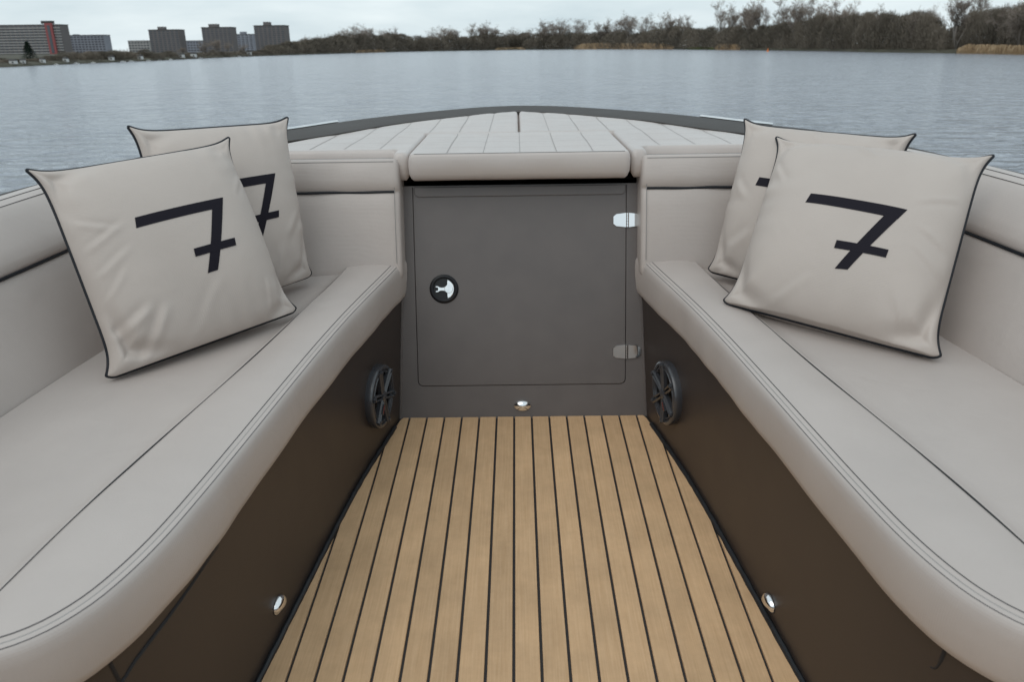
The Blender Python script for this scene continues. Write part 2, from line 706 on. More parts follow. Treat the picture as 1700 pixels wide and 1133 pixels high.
g = Geo()
pxs = list(np.arange(-420, 2151, 30))
v, rows = [], []
for back, dz in ((-0.6, -0.3), (0.0, 0.15), (2.5, 0.5), (40, 1.0)):
    rows.append([(shore_pt(p, back * (1 if back < 3 else 1)) + Vector((0, 0, dz + (random.uniform(-.06, .06) if dz > 0 else 0)))) for p in pxs])
far = []
for p in pxs:
    q = at(p, 79, 3500)
    far.append(Vector((q.x, 3500, WATER_Z + 1.5)))
rows.append(far)
vv, ff = loft([[tuple(q) for q in r] for r in rows], closed=False, cap=False)
g.add(vv, ff)
bank = g.obj('shore_ground', 'bank')
tag(bank, kind='structure')


# ---- bare trees
def grow(seed, spread=0.45, multi=1, rise=0.55):
    """unit-height winter tree: a forked trunk with rising limbs (wood) and a haze of fine twigs (crown)"""
    rnd = random.Random(seed)
    wood, tw = Geo(), []

    def branch(p, d, ln, r, lv):
        bend = np.array([rnd.gauss(0, .08), rnd.gauss(0, .08), .05]) * ln
        m_ = p + d * ln * .5 + bend
        q = p + d * ln + bend * .6
        if lv <= 2:
            wood.add(*tube([p, m_, q], [r, r * .8, r * .58], 5 if lv == 0 else 3))
        else:
            tw.append((p, q, r))
        if lv >= 5:
            return
        k = (5, 4, 4, 5, 4)[lv]
        for i in range(k):
            t = rnd.uniform(.30, 1.0) if i else 1.0
            st = p + (q - p) * t
            w = np.array([rnd.gauss(0, 1), rnd.gauss(0, 1), rnd.gauss(0, .55)])
            w /= np.linalg.norm(w)
            nd_ = d * .62 + w * spread * (.8, .9, 1.0, 1.1, 1.2)[lv] + np.array([0, 0, rise * (.75, .55, .4, .25, .1)[lv]])
            nd_ /= np.linalg.norm(nd_)
            branch(st, nd_, ln * rnd.uniform(.52, .78) * (1.05 if lv == 0 else .92), max(r * (1 - .45 * t) * .62, .0016), lv + 1)

    for k in range(multi):
        d0 = np.array([rnd.gauss(0, .16 * (multi > 1) + .02), rnd.gauss(0, .16 * (multi > 1) + .02), 1.0])
        d0 /= np.linalg.norm(d0)
        branch(np.array([rnd.uniform(-.02, .02), rnd.uniform(-.02, .02), 0.0]), d0, .30 * rnd.uniform(.85, 1.1), .016, 0)
    P0, Q0 = np.array([t[0] for t in tw]), np.array([t[1] for t in tw])
    rr_ = np.array([t[2] for t in tw])[:, None]
    rg = np.random.default_rng(seed)
    D_ = Q0 - P0
    S_ = np.cross(D_, rg.normal(0, 1, D_.shape))
    S_ /= np.linalg.norm(S_, axis=1)[:, None] + 1e-9
    V_ = np.stack([P0 - S_ * rr_, P0 + S_ * rr_, Q0 + S_ * rr_ * .4, Q0 - S_ * rr_ * .4], 1).reshape(-1, 3)
    zmax = np.percentile(V_[:, 2], 99.6)
    wood.v = [(x / zmax, y / zmax, z / zmax) for x, y, z in wood.v]
    return wood, V_ / zmax


def quad_mesh(name, V_):
    V_ = np.asarray(V_, float).reshape(-1, 3)
    me_ = bpy.data.meshes.new(name)
    nq_ = len(V_) // 4
    me_.vertices.add(len(V_))
    me_.vertices.foreach_set('co', V_.ravel())
    me_.loops.add(nq_ * 4)
    me_.loops.foreach_set('vertex_index', np.arange(nq_ * 4))
    me_.polygons.add(nq_)
    me_.polygons.foreach_set('loop_start', np.arange(nq_) * 4)
    me_.polygons.foreach_set('loop_total', np.full(nq_, 4))
    me_.update(calc_edges=True)
    return me_


PROTO = []
for k, (sp, mu, ri) in enumerate(((.72, 1, .40), (.80, 2, .30), (.58, 1, .6), (.72, 2, .42), (.55, 3, .65))):
    w, t_ = grow(100 + k, sp, mu, ri)
    me_w = mesh('trunk', w.v, w.f)
    me_w.materials.append(M['bark'])
    me_t = quad_mesh('crown', t_)
    me_t.materials.append(M['twig'])
    PROTO.append((me_w, me_t))


def bare_tree(px, top_py, back, k, label, group, wid=1.0, base_py=None):
    b = shore_pt(px, back)
    tp = at(px, top_py, b.y)
    h = tp.z - WATER_Z - 0.3
    o = empty('bare_tree', Matrix.Translation((b.x, b.y, WATER_Z + 0.3)))
    o.rotation_euler = (0, 0, random.uniform(0, 6.28))
    o.scale = (h * wid * 1.15, h * wid * 1.15, h)
    for nm, me in zip(('trunk', 'crown'), PROTO[k]):
        c = bpy.data.objects.new(nm, me)
        COL.objects.link(c)
        c.parent = o
    tag(o, label, 'tree', group)
    return o


ORD = 'first second third fourth fifth sixth seventh eighth ninth tenth eleventh twelfth thirteenth fourteenth fifteenth sixteenth seventeenth'.split()
# outline of the tall trees: (px, py of the top, metres behind the waterline, prototype, width)
TALL_FAR = [(505, 60, 20, 3, 1.1), (530, 57, 30, 0, 1.1), (572, 47, 20, 1, 1.3), (590, 40, 25, 1, 1.3), (612, 44, 20, 3, 1.3), (632, 47, 25, 0, 1.3), (655, 46, 30, 4, 1.0),
            (722, 45, 25, 0, 1.2), (742, 43, 30, 1, 1.3), (757, 46, 20, 3, 1.1), (786, 38, 30, 2, 1.1), (803, 37, 20, 4, 1.1), (822, 44, 30, 3, 1.1), (850, 46, 25, 1, 1.2), (872, 46, 25, 0, 1.2),
            (902, 35, 20, 2, 1.0), (915, 31, 25, 1, 1.2), (930, 33, 20, 4, 1.0), (952, 30, 20, 2, 1.2), (962, 33, 25, 0, 1.0), (1005, 31, 20, 4, 0.9), (1032, 28, 20, 1, 1.0), (1048, 23, 25, 3, 1.0), (1068, 24, 20, 1, 1.0)]
cnt = [0, 0]
for px, py, bk, k, wd in TALL_FAR:
    left = px < 690
    bare_tree(px, py, bk, k,
              ('%s bare winter tree above the thicket counting rightwards from the last tower' if left else '%s bare tree from the left along the far shore straight beyond the bow') % ORD[cnt[not left]],
              'bare trees beside the towers' if left else 'bare trees on the far shore', wd)
    cnt[not left] += 1
TALL_RIGHT = [(1092, 24, 14, 2, .8), (1112, 20, 10, 4, .8), (1138, 24, 14, 2, .8), (1196, 0, 8, 2, .8), (1216, 8, 14, 4, .8), (1242, -2, 8, 4, .85), (1262, 4, 12, 3, .7), (1290, 16, 9, 2, .6),
              (1298, -8, 10, 2, .8), (1318, -6, 8, 4, .8), (1345, -8, 8, 2, .75), (1362, 0, 10, 1, .7), (1386, -3, 7, 2, .7), (1402, 2, 7, 4, .7), (1462, 6, 6, 0, .6), (1520, 10, 5, 1, .6), (1536, 12, 6, 3, .6)]
for i, (px, py, bk, k, wd) in enumerate(sorted(TALL_RIGHT)):
    bare_tree(px, py, bk, k, '%s tall bare tree from the left rising from the right shore thicket' % ORD[i], 'tall bare trees on the right shore', wd)
o = bare_tree(1586, -22, 3, 4, 'tallest spreading bare tree near the right edge, beyond the right-hand pillows', None, .9)
for i, (px, py) in enumerate(((1655, 8), (1690, -4))):
    bare_tree(px, py, 3, 1, ('dense bare tree above the dry reeds, left of the edgemost one', 'dense bare tree above the dry reeds at the very right edge')[i], 'bare trees at the right end', .8)
for i, (px, py, k) in enumerate(((118, 84, 1), (140, 84, 3), (160, 86, 0), (205, 80, 1), (300, 78, 3), (342, 66, 1), (362, 64, 3), (378, 68, 0), (405, 72, 1))):
    bare_tree(px, py, 6, k, '%s low bare tree from the left in front of the apartment blocks' % ORD[i], 'bare trees before the apartment blocks', 1.2)

# ---- thicket: a mass nobody could count
TOPS = np.array([(-420, 92), (-100, 95), (0, 97), (60, 97), (110, 86), (170, 84), (205, 82), (260, 84), (300, 86), (340, 82), (390, 84), (430, 80), (480, 68), (500, 64), (540, 60), (570, 56), (600, 52),
                 (640, 54), (680, 58), (720, 58), (780, 56), (850, 55), (930, 52), (1000, 52), (1080, 47), (1130, 40), (1180, 44), (1250, 42), (1310, 36), (1360, 22), (1420, 20), (1450, 18), (1490, 22), (1520, 16), (1540, 18),
                 (1552, 34), (1566, 46), (1590, 32), (1610, 14), (1650, 10), (1690, 4), (1760, 0), (2150, -4)], float)


def bush_cloud(seed, n):
    """unit bush: upright slivers of twig filling a rounded, ragged dome"""
    r = np.random.default_rng(seed)
    z = r.uniform(0.0, 1.0, n) ** 0.8
    rad = 0.5 * np.sqrt(np.clip(1 - (np.clip(z - .25, 0, 1) / .78) ** 2, 0.03, 1)) * np.sqrt(r.uniform(0, 1, n))
    th = r.uniform(0, 2 * np.pi, n)
    p = np.stack([rad * np.cos(th), rad * np.sin(th), z * 0.93], 1)
    d = np.stack([p[:, 0] * 1.2 + r.normal(0, .35, n), p[:, 1] * 1.2 + r.normal(0, .35, n), np.abs(r.normal(.8, .35, n))], 1)
    d /= np.linalg.norm(d, axis=1)[:, None]
    ln = r.uniform(.06, .17, n)
    s = np.cross(d, r.normal(0, 1, (n, 3)))
    s /= np.linalg.norm(s, axis=1)[:, None]
    w = r.uniform(.004, .012, n)[:, None]
    a, b = p, p + d * ln[:, None]
    return np.stack([a - s * w, a + s * w, b + s * w * .35, b - s * w * .35], 1)      # n,4,3


BUSH = [bush_cloud(k, 900) for k in range(4)]
quads = []
px = -420.0
while px < 2150:
    Y0 = shore_y(px)
    for row in range(3):
        wpx = random.uniform(26, 46) * (Y0 + 4) / 1386
        bk = 1.6 + wpx * .5 + row * max(2.5, Y0 * 0.02) + random.uniform(0, 2)
        q = shore_pt(px + random.uniform(-6, 6), bk)
        tpy = 3 + np.interp(px, TOPS[:, 0], TOPS[:, 1]) + random.gauss(0, 2.2) + (0, 2, -1)[row] + (random.random() < .25) * 5
        h = max(0.8, at(px, tpy, q.y).z - WATER_Z)
        bq = BUSH[random.randrange(4)]
        a = random.uniform(0, 6.28)
        R2 = np.array([[math.cos(a), -math.sin(a), 0], [math.sin(a), math.cos(a), 0], [0, 0, 1]])
        quads.append((bq @ R2.T) * np.array([wpx, wpx, h]) + np.array([q.x, q.y, WATER_Z]))
    px += 11
allq = np.concatenate(quads).reshape(-1, 3)
me = quad_mesh('thicket', allq)
me.materials.append(M['thicket'])
o = bpy.data.objects.new('thicket', me)
COL.objects.link(o)
tag(o, 'dense dark winter thicket along the whole far shore', 'thicket', kind='stuff')


# ---- reed beds
def reed_bed(p0, p1, py0, py1, label, mt='reed'):
    q = []
    n = 1500
    for i in range(n):
        px_ = random.uniform(p0, p1)
        b = shore_pt(px_, random.uniform(-.5, 1.2))
        edge = min(px_ - p0, p1 - px_) / (p1 - p0)
        h = (at(px_, py0, b.y).z - at(px_, py1, b.y).z) * random.uniform(.55, 1.1) * min(1, .45 + edge * 5)
        w = b.y * 0.0005
        dx = random.gauss(0, .12) * h
        q.append([(b.x - w, b.y, WATER_Z), (b.x + w, b.y, WATER_Z), (b.x + dx + w * .5, b.y + random.gauss(0, .1), WATER_Z + h), (b.x + dx - w * .5, b.y, WATER_Z + h)])
    g_ = Geo()
    for qq in q:
        g_.add(qq, [(0, 1, 2, 3)])
    ob = bpy.data.meshes.new('reed_bed')
    ob.from_pydata(g_.v, [], g_.f)
    ob.materials.append(M[mt])
    ob = bpy.data.objects.new('reed_bed', ob)
    COL.objects.link(ob)
    tag(ob, label, 'reeds', kind='stuff')


reed_bed(590, 640, 80, 84.5, 'short tan reed strip at the waterline right of the towers')
reed_bed(822, 872, 76, 80, 'thin tan reed strip on the far shore straight ahead')
reed_bed(953, 1118, 70, 80, 'long tan reed bed on the far shore right of centre')
reed_bed(1188, 1228, 73, 82, 'small green and tan reed patch before the right thicket')
reed_bed(1140, 1190, 78, 82, 'low green grass strip at the waterline before the right thicket', 'grass')
reed_bed(1590, 1730, 76, 91, 'tall dry reeds at the right end of the shore')


# ---- apartment blocks
def block(name, x0, x1, py_top, Y, label, wall, floors, cols, depth=16, base_py=97, roofbox=None, bands=False, skip=()):
    pl_, pr_ = at(x0, py_top, Y), at(x1, py_top, Y)
    zb = WATER_Z + 1.2
    ht = pl_.z - zb
    wd = pr_.x - pl_.x
    o_ = empty(name, Matrix.Translation(((pl_.x + pr_.x) / 2, Y, zb)))
    ga = Geo()
    ga.add(*box((0, depth / 2, ht / 2), (wd, depth, ht)))
    ga.obj('wall', wall, o_, False)
    gp = Geo()
    gp.add(*box((0, depth / 2, ht + .35), (wd + .6, depth + .6, .7)))
    gp.obj('parapet', 'darkroof', o_, False)
    if roofbox:
        a_, b_, c_ = roofbox
        xa, xb = at(a_, py_top, Y).x - (pl_.x + pr_.x) / 2, at(b_, py_top, Y).x - (pl_.x + pr_.x) / 2
        hh = at(a_, c_, Y).z - pl_.z
        gr = Geo()
        gr.add(*box(((xa + xb) / 2, depth / 2, ht + .7 + hh / 2), (xb - xa, depth * .5, hh)))
        gr.obj('lift_housing', wall, o_, False)
    fh = ht / (floors + .4)
    cw = wd / cols
    win = None
    for fl_ in range(floors):
        z = (fl_ + .75) * fh
        if bands:
            gb = Geo()
            gb.add(*box((0, -.45, z - fh * .34), (wd * .99, .9, fh * .36)))
            gb.obj('balcony_rail', 'slab', o_, False)
        for c in range(cols):
            if (c in skip):
                continue
            if win is None:
                gw = Geo()
                gw.add(*box((0, 0, 0), (cw * .66, .3, fh * .5)))
                win = gw.obj('window', 'window', o_, False)
                wo_ = win
            else:
                wo_ = bpy.data.objects.new('window', win.data)
                COL.objects.link(wo_)
                wo_.parent = o_
            wo_.location = (-wd / 2 + (c + .5) * cw, -.06, z)
    tag(o_, label, 'building')
    return o_, ht, wd, zb


bo, ht, wd, zb = block('apartment_slab', -70, 100, 43, 900, 'long grey apartment slab with pale balconies and red stair tower at far left', 'concrete', 10, 22, bands=True)
xa = at(76, 43, 900).x - bo.location.x
xb = at(88, 43, 900).x - bo.location.x
zt = at(80, 38, 900).z - zb
g = Geo()
g.add(*box(((xa + xb) / 2, -1.2, zt / 2), (xb - xa, 2.6, zt)))
g.obj('stair_tower', 'redwall', bo, False)
g = Geo()
g.add(*box(((xa + xb) / 2, -2.6, zt * .48), ((xb - xa) * .4, .4, zt * .9)))
g.obj('stair_window', 'window', bo, False)
g = Geo()
g.add(*box(((xa + xb) / 2 - 2, 1.5, zt + .8), ((xb - xa) * 1.4, 7, 3.0)))
g.obj('lift_housing', 'darkroof', bo, False)
block('apartment_block', 104, 172, 59, 1000, 'lower blue grey apartment block beside the slab with the red stair tower', 'bluegrey', 7, 12, roofbox=(118, 124, 57.5))
block('apartment_block', 212, 247, 68, 1100, 'low pale block half hidden left of the first brown tower', 'slab', 4, 7)
block('apartment_tower', 246, 296, 50, 850, 'leftmost of the three brown apartment towers across the water', 'concrete', 11, 7, roofbox=(259, 269, 45))
block('apartment_block', 300, 334, 68, 1150, 'low pale block between the first and second brown towers', 'bluegrey', 4, 7)
block('apartment_tower', 334, 383, 46, 850, 'middle one of the three brown apartment towers, widest lift housing on its roof', 'concrete', 11, 7, roofbox=(344, 358, 40.5))
block('apartment_tower', 386, 419, 57, 1300, 'small pale tower between the second and third brown towers', 'bluegrey', 9, 5, roofbox=(397, 406, 53))
block('apartment_tower', 421, 472, 43, 820, 'rightmost of the three brown apartment towers, next to the trees', 'concrete', 12, 7, roofbox=(435, 445, 37))

# ---- dark conifer in front of the slab
b = shore_pt(46, 10)
h = at(46, 72, b.y).z - WATER_Z
o = empty('conifer_tree', Matrix.Translation((b.x, b.y, WATER_Z + .3)))
g = Geo()
g.add(*tube([(0, 0, 0), (0, 0, h * .9)], [.09 * h * .3, .01], 6))
g.obj('trunk', 'bark', o)
g = Geo()
for i in range(1500):
    t = random.random() ** .8
    th = random.uniform(0, 6.28)
    rr = h * .48 * (1.02 - t) * random.uniform(.3, 1.0)
    p = np.array([rr * math.cos(th), rr * math.sin(th), h * (.08 + .92 * t)])
    d = np.array([math.cos(th), math.sin(th), -.35]) * h * .09
    s = np.array([-math.sin(th), math.cos(th), 0]) * h * .022
    g.add([p - s, p + s, p + d + s * .3, p + d - s * .3], [(0, 1, 2, 3)])
g.obj('crown', 'conifer', o, False)
tag(o, 'dark pointed conifer in front of the grey apartment slab', 'tree')

# ---- cabins and moored boats on the left shore
CAB = [(14, 99, 101), (32, 94, 6), (64, 97, 7), (103, 99, 6), (180, 91, 7), (228, 92, 6), (296, 90, 7), (318, 89, 6), (412, 88, 8)]
for i, (px, py, bk) in enumerate(CAB):
    b = shore_pt(px, 1.2)
    s = b.y / 1386
    w_, h_ = 9 * s * random.uniform(.8, 1.2), 4.6 * s
    o = empty('shore_cabin', Matrix.Translation((b.x, b.y, WATER_Z + .3)))
    o.rotation_euler = (0, 0, random.uniform(-.3, .3))
    hw = h_ * 1.15
    g = Geo()
    g.add(*box((0, w_ * .4, hw / 2), (w_, w_ * .8, hw)))
    g.obj('wall', 'white', o, False)
    g = Geo()
    g.add([(-w_ * .56, -w_ * .06, hw), (w_ * .56, -w_ * .06, hw), (w_ * .56, w_ * .86, hw), (-w_ * .56, w_ * .86, hw), (-w_ * .56, w_ * .4, hw * 1.55), (w_ * .56, w_ * .4, hw * 1.55)],
          [(0, 1, 5, 4), (2, 3, 4, 5), (0, 4, 3), (1, 2, 5), (0, 3, 2, 1)])
    g.obj('roof', 'darkroof', o, False)
    g = Geo()
    g.add(*box((w_ * .2, -.03, hw * .52), (w_ * .24, .08, hw * .45)))
    g.obj('window', 'window', o, False)
    tag(o, '%s small white cabin from the left among the left shore bushes' % ORD[i], 'cabin', 'white cabins on the left shore')
for i, px in enumerate((88, 122, 150, 200, 214, 243, 262, 280, 330, 395)):
    b = shore_pt(px, -1.5)
    s = b.y / 1386
    ln = 9 * s * random.uniform(.8, 1.15)
    o = empty('moored_boat', Matrix.Translation((b.x, b.y, WATER_Z)))
    o.rotation_euler = (0, 0, random.uniform(-.4, .4))
    g = Geo()
    rr = []
    for t in np.linspace(-1, 1, 9):
        ww = ln * .16 * (1 - max(0, t) ** 2.2) + .01
        zz = ln * (.13 + .05 * max(0, t))
        rr.append([(t * ln / 2, -ww, zz), (t * ln / 2 * .95, -ww * .6, -.05), (t * ln / 2 * .95, ww * .6, -.05), (t * ln / 2, ww, zz)])
    g.add(*loft(rr))
    g.obj('hull', 'white', o)
    g = Geo()
    g.add(*box((-ln * .06, 0, ln * .20), (ln * .4, ln * .2, ln * .14)))
    g.obj('cabin', 'white', o, False)
    g = Geo()
    g.add(*box((-ln * .06, 0, ln * .205), (ln * .32, ln * .204, ln * .05)))
    g.obj('window', 'window', o, False)
    tag(o, '%s small white moored boat from the left along the left shore' % ORD[i], 'boat', 'boats moored at the left shore')
b = at(1275, 79.5, 190)
g = Geo()
g.add(*tube([(0, 0, -.2), (0, 0, .1), (0, 0, .3), (0, 0, .5), (0, 0, .8)], [.2, .26, .2, .07, .05], 10))
o = g.obj('marker_buoy', 'orange')
o.location = (b.x, 190, WATER_Z)
tag(o, 'tiny orange marker buoy on the water before the right thicket', 'buoy')

# ================================================================== THE BOAT
boat = empty('motor_boat', B4)
tag(boat, 'open motor boat with taupe brown cockpit, teak floor and wide foredeck', 'boat')


def deck_z(y):
    return .725 - .04 * (y - .2)


# ---- hull, gunwale and foredeck
O_CTRL = [(0, 1.578), (.10, 1.55), (.21, 1.485), (.40, 1.29), (.60, 1.03), (.755, .72), (.93, .42), (1.08, .107), (1.155, -.107), (1.20, -.3), (1.235, -.6), (1.25, -.9), (1.26, -1.6), (1.26, -2.6)]
OC = spline(O_CTRL, 90)


def gun_z(y):
    t = max(0.0, min(1.0, (y - .0) / .5))
    return (1 - t) * .712 + t * (deck_z(y) + .010)


ON = np.gradient(OC, axis=0)
ON /= np.linalg.norm(ON, axis=1)[:, None]
ON = np.stack([-ON[:, 1], ON[:, 0]], 1)       # outward (to X > 0, forward at the bow)
ON[ON[:, 0] < 0] *= 1
full = [(x, y, nx, ny) for (x, y), (nx, ny) in zip(OC, ON)]
rings = []
port = [(-x, y, -nx, ny) for x, y, nx, ny in full[1:]][::-1]
allp = port + full
for x, y, nx, ny in allp:
    z = gun_z(y)
    zb = -.30
    rings.append([(x + nx * .0, y + ny * .0, z - .004), (x + nx * .018, y + ny * .018, z - .014), (x + nx * .022, y + ny * .022, z - .05),
                  (x - nx * .0, y - ny * .0, z - .07), (x - nx * .02, y - ny * .02, z - .25), (x - nx * .09, y - ny * .09, .1), (x * .86, y - .12 if y > .3 else y, zb), (x * .6, y - .25 if y > .3 else y, -.55)])
g = Geo()
g.add(*loft(rings, closed=False, cap=False))
g.obj('hull', 'hull', boat)
g = Geo()
tr = [rings[0][k] for k in range(8)] + [rings[-1][k] for k in range(7, -1, -1)]
g.add(tr, [tuple(range(16))])
g.obj('transom', 'hull', boat, False)

# gunwale strip from the coaming to the edge, and deck below the sun pads
def inner_pt(i):
    x, y = OC[i]
    nx, ny = ON[i]
    w_ = .10 if y < .2 else .10 + .10 * min(1, (y - .2) / .25)
    return max(0.0, x - nx * w_), y - ny * w_


g = Geo()
rr = []
for s in (-1, 1):
    rr = []
    for i in range(len(OC)):
        x, y = OC[i]
        z = gun_z(y)
        nx, ny = ON[i]
        xi, yi = inner_pt(i)
        rr.append([(s * x, y, z - .004), (s * (x - nx * .012), y - ny * .012, z), (s * xi, yi, z - .003), (s * xi, yi, z - .06)])
    g.add(*loft(rr, closed=False, cap=False))
g.obj('gunwale', 'deck', boat)
g = Geo()
pts = [(inner_pt(i)[0] + .02, inner_pt(i)[1] - .0) for i in range(0, 46, 3)]
poly = [(x, y) for x, y in pts] + [(-x, y) for x, y in pts[::-1]]
poly = [p for p in poly if p[1] > .2]
v = [(x, y, deck_z(y) - .088) for x, y in poly] + [(0, .21, deck_z(.2) - .088)]
n = len(poly)
g.add(v, [(i, i + 1, n) for i in range(n - 1)])
g.obj('foredeck', 'deck', boat, False)

# stainless rub strip showing as a bright line beside the pillows
for s in (-1, 1):
    g = Geo()
    idx = [i for i in range(len(OC)) if .60 < OC[i][1] < .95]
    prof = ((.006, -.006), (.012, -.001), (.020, -.003), (.024, -.012), (.018, -.02))
    rr = []
    for i in idx:
        x, y = OC[i]
        nx, ny = ON[i]
        z = gun_z(y) + .006
        rr.append([(s * (x + nx * a), y + ny * a, z + b_) for a, b_ in prof])
    g.add(*loft(rr))
    g.obj('rub_strip', 'chrome', boat)

# unseen vinyl boxes astern, added for hinge reflections and bounce light
g = Geo()
g.add(*box((0, -2.56, .36), (2.3, .06, .66)))
for s in (-1, 1):
    g.add(*box((s * 1.08, -1.98, .36), (.06, 1.1, .66)))
g.obj('stern_reflector', 'vinyl', boat, False)

# ---- floor
floor = Geo()
fl_poly = [(x, y) for x, y in FC[6:]] + [(1.0, -2.6)]
n = len(fl_poly)
floor.add([(x + .02, y, -.004) for x, y in fl_poly] + [(-x - .02, y, -.004) for x, y in fl_poly],
          [(i, i + 1, n + i + 1, n + i) for i in range(n - 1)])
floor_o = floor.obj('floor', 'caulk', boat, False)
FY = FC[:, 1][::-1]
FX = FC[:, 0][::-1]


def y_clip(x):
    """foremost y a plank edge at |x| can reach before it meets the side panel"""
    x = abs(x)
    if x < .345:
        return 0.0
    return float(np.interp(x, FC[4:, 0], FC[4:, 1])) if x < .99 else -1.34


PW, GAP = .05, .0056
for k in range(-13, 14):
    x0, x1 = k * PW - PW / 2 + GAP / 2, k * PW + PW / 2 - GAP / 2
    xs = np.linspace(x0, x1, 7)
    top = [(x, min(-.001, y_clip(x) - .0)) for x in xs]
    out = [(x0, -2.6)] + [(x, y) for x, y in top] + [(x1, -2.6)]
    b_ = .0007
    vin = []
    cx = (x0 + x1) / 2
    v = [(x, y, -.004) for x, y in out] + [(x, y, .0012) for x, y in out] + [(cx + (x - cx) * .965, y - (b_ if y > -2 else -b_), .0019) for x, y in out]
    m_ = len(out)
    f = [tuple(2 * m_ + i for i in range(m_))]
    for i in range(m_):
        j = (i + 1) % m_
        f += [(i, j, m_ + j, m_ + i), (m_ + i, m_ + j, 2 * m_ + j, 2 * m_ + i)]
    g = Geo()
    g.add(v, f)
    g.obj('plank', 'teak', floor_o, False)

# ---- bulkhead, door, flap
DX0, DX1, DB0, DB1 = -.2985, .2935, .092, .70
outer = [(-.62, -.02), (.62, -.02), (.95, .45), (.95, .655), (-.95, .655), (-.95, .45)]
hole = round_poly([(DX0, DB0), (DX1, DB0), (DX1, .651), (DX0, .651)], [.018, .018, .001, .001], 5)
g = Geo()
g.add(*plate(densify(outer, .2), -.02, 0.0, .0, [hole]))
bulk = g.obj('bulkhead', 'paint', boat, True, 30)
g = Geo()
g.add(*plate(densify([(-.9, .05), (.9, .05), (.9, .652), (-.9, .652)], .3), -.05, -.024))
g.obj('recess_back', 'seamgap', bulk, False)
# sealant joint where the bulkhead meets the side panels
for s in (-1, 1):
    g = Geo()
    p_ = []
    for i, t in enumerate(np.linspace(0, .345, 40)):
        y_ = t * SR
        x_ = float(np.interp(y_, FC[:12, 1][::-1], FC[:12, 0][::-1])) + .0045
        p_.append(bh(s * (x_ + .0006 * math.sin(i * 2.1)), t, .002))
    g.add(*tube(p_, [.0028 + .0016 * random.random() for _ in p_], 6))
    g.obj('sealant_joint', 'paint', boat)
gp_ = .0044
gp_ = .0028
dpoly = round_poly([(DX0 + gp_, DB0 + gp_), (DX1 - gp_, DB0 + gp_), (DX1 - gp_, .6505), (DX0 + gp_, .6505)], [.016, .016, .002, .002], 5)
g = Geo()
g.add(*plate(dpoly, -.02, .0012, .0014))
door = g.obj('door', 'paint', boat, True, 30)
tag(door, 'taupe brown cockpit door with round black latch')
g = Geo()
g.add(*plate(round_poly([(-.291, .626), (.2885, .626), (.2885, .6495), (-.291, .6495)], [.014, .014, .001, .001], 5), .0014, .0062, .0012))
g.obj('top_flap', 'paint', door, True, 30)

# hinges
for b_ in (.5545, .1855):
    g = Geo()
    for s in (-1, 1):
        x0, x1 = .2955 + s * .0042, .2955 + s * .0385
        poly = [(x0, b_ - .0195), (x1 - s * .008, b_ - .0165), (x1, b_ - .010), (x1, b_ + .010), (x1 - s * .008, b_ + .0165), (x0, b_ + .0195)]
        if s < 0:
            poly = poly[::-1]
        g.add(*plate(poly, .0012, .0048, .0012))
    for i in range(5):
        z0 = b_ - .0195 + i * .0078
        g.add(*tube([bh(.2955, z0 + .0004, .0042), bh(.2955, z0 + .0074, .0042)], .0042, 10))
    h_o = g.obj('hinge', 'chrome', door, True, 35)

# latch: black bezel ring, sunk cup, bright T handle
LA, LB = -.217, .370


def disc_ring(prof, ca, cb, n=40):
    rr = []
    for r_, c_ in prof:
        rr.append([bh(ca + r_ * math.cos(2 * math.pi * k / n), cb + r_ * math.sin(2 * math.pi * k / n), c_) for k in range(n)])
    return loft(rr, cap=False)


g = Geo()
g.add(*disc_ring([(.0405, .001), (.0405, .0035), (.038, .0058), (.033, .0066), (.0305, .0055), (.0300, .002), (.0298, .0014)], LA, LB))
g.obj('latch_bezel', 'blackplastic', door)
g = Geo()
g.add(*disc_ring([(.0300, .0016), (.015, .0016), (.0004, .0016)], LA, LB))
g.obj('latch_cup', 'cone', door)


def arc(cx, cy, r_, a0, a1, n):
    return [(cx + r_ * math.cos(math.radians(a)), cy + r_ * math.sin(math.radians(a))) for a in np.linspace(a0, a1, n)]


hp = []
hp += arc(.0, .0, .0275, -68, 68, 14)                         # outer curve of the anchor blade
hp += [(.0108, .0235), (.0095, .019)]
hp += arc(-.0015, .0158, .0115, 0, -80, 5)                  # sweep into the stem
hp += [(-.006, .0038), (-.012, .0048), (-.0165, .0078), (-.0225, .0082), (-.0228, .0055), (-.0165, .0045), (-.0158, 0.0)]
half = hp
low = [(x, -y) for x, y in hp[14:][::-1]][1:]
hp = [(LA + x, LB + y) for x, y in half + low]
g = Geo()
g.add(*plate(hp, .002, .0075, .0012))
g.add(*disc_ring([(.0118, .0075), (.0118, .0088), (.011, .0094), (.0003, .0096)], LA + .0135, LB, 24))
g.obj('latch_handle', 'chrome', door, True, 35)


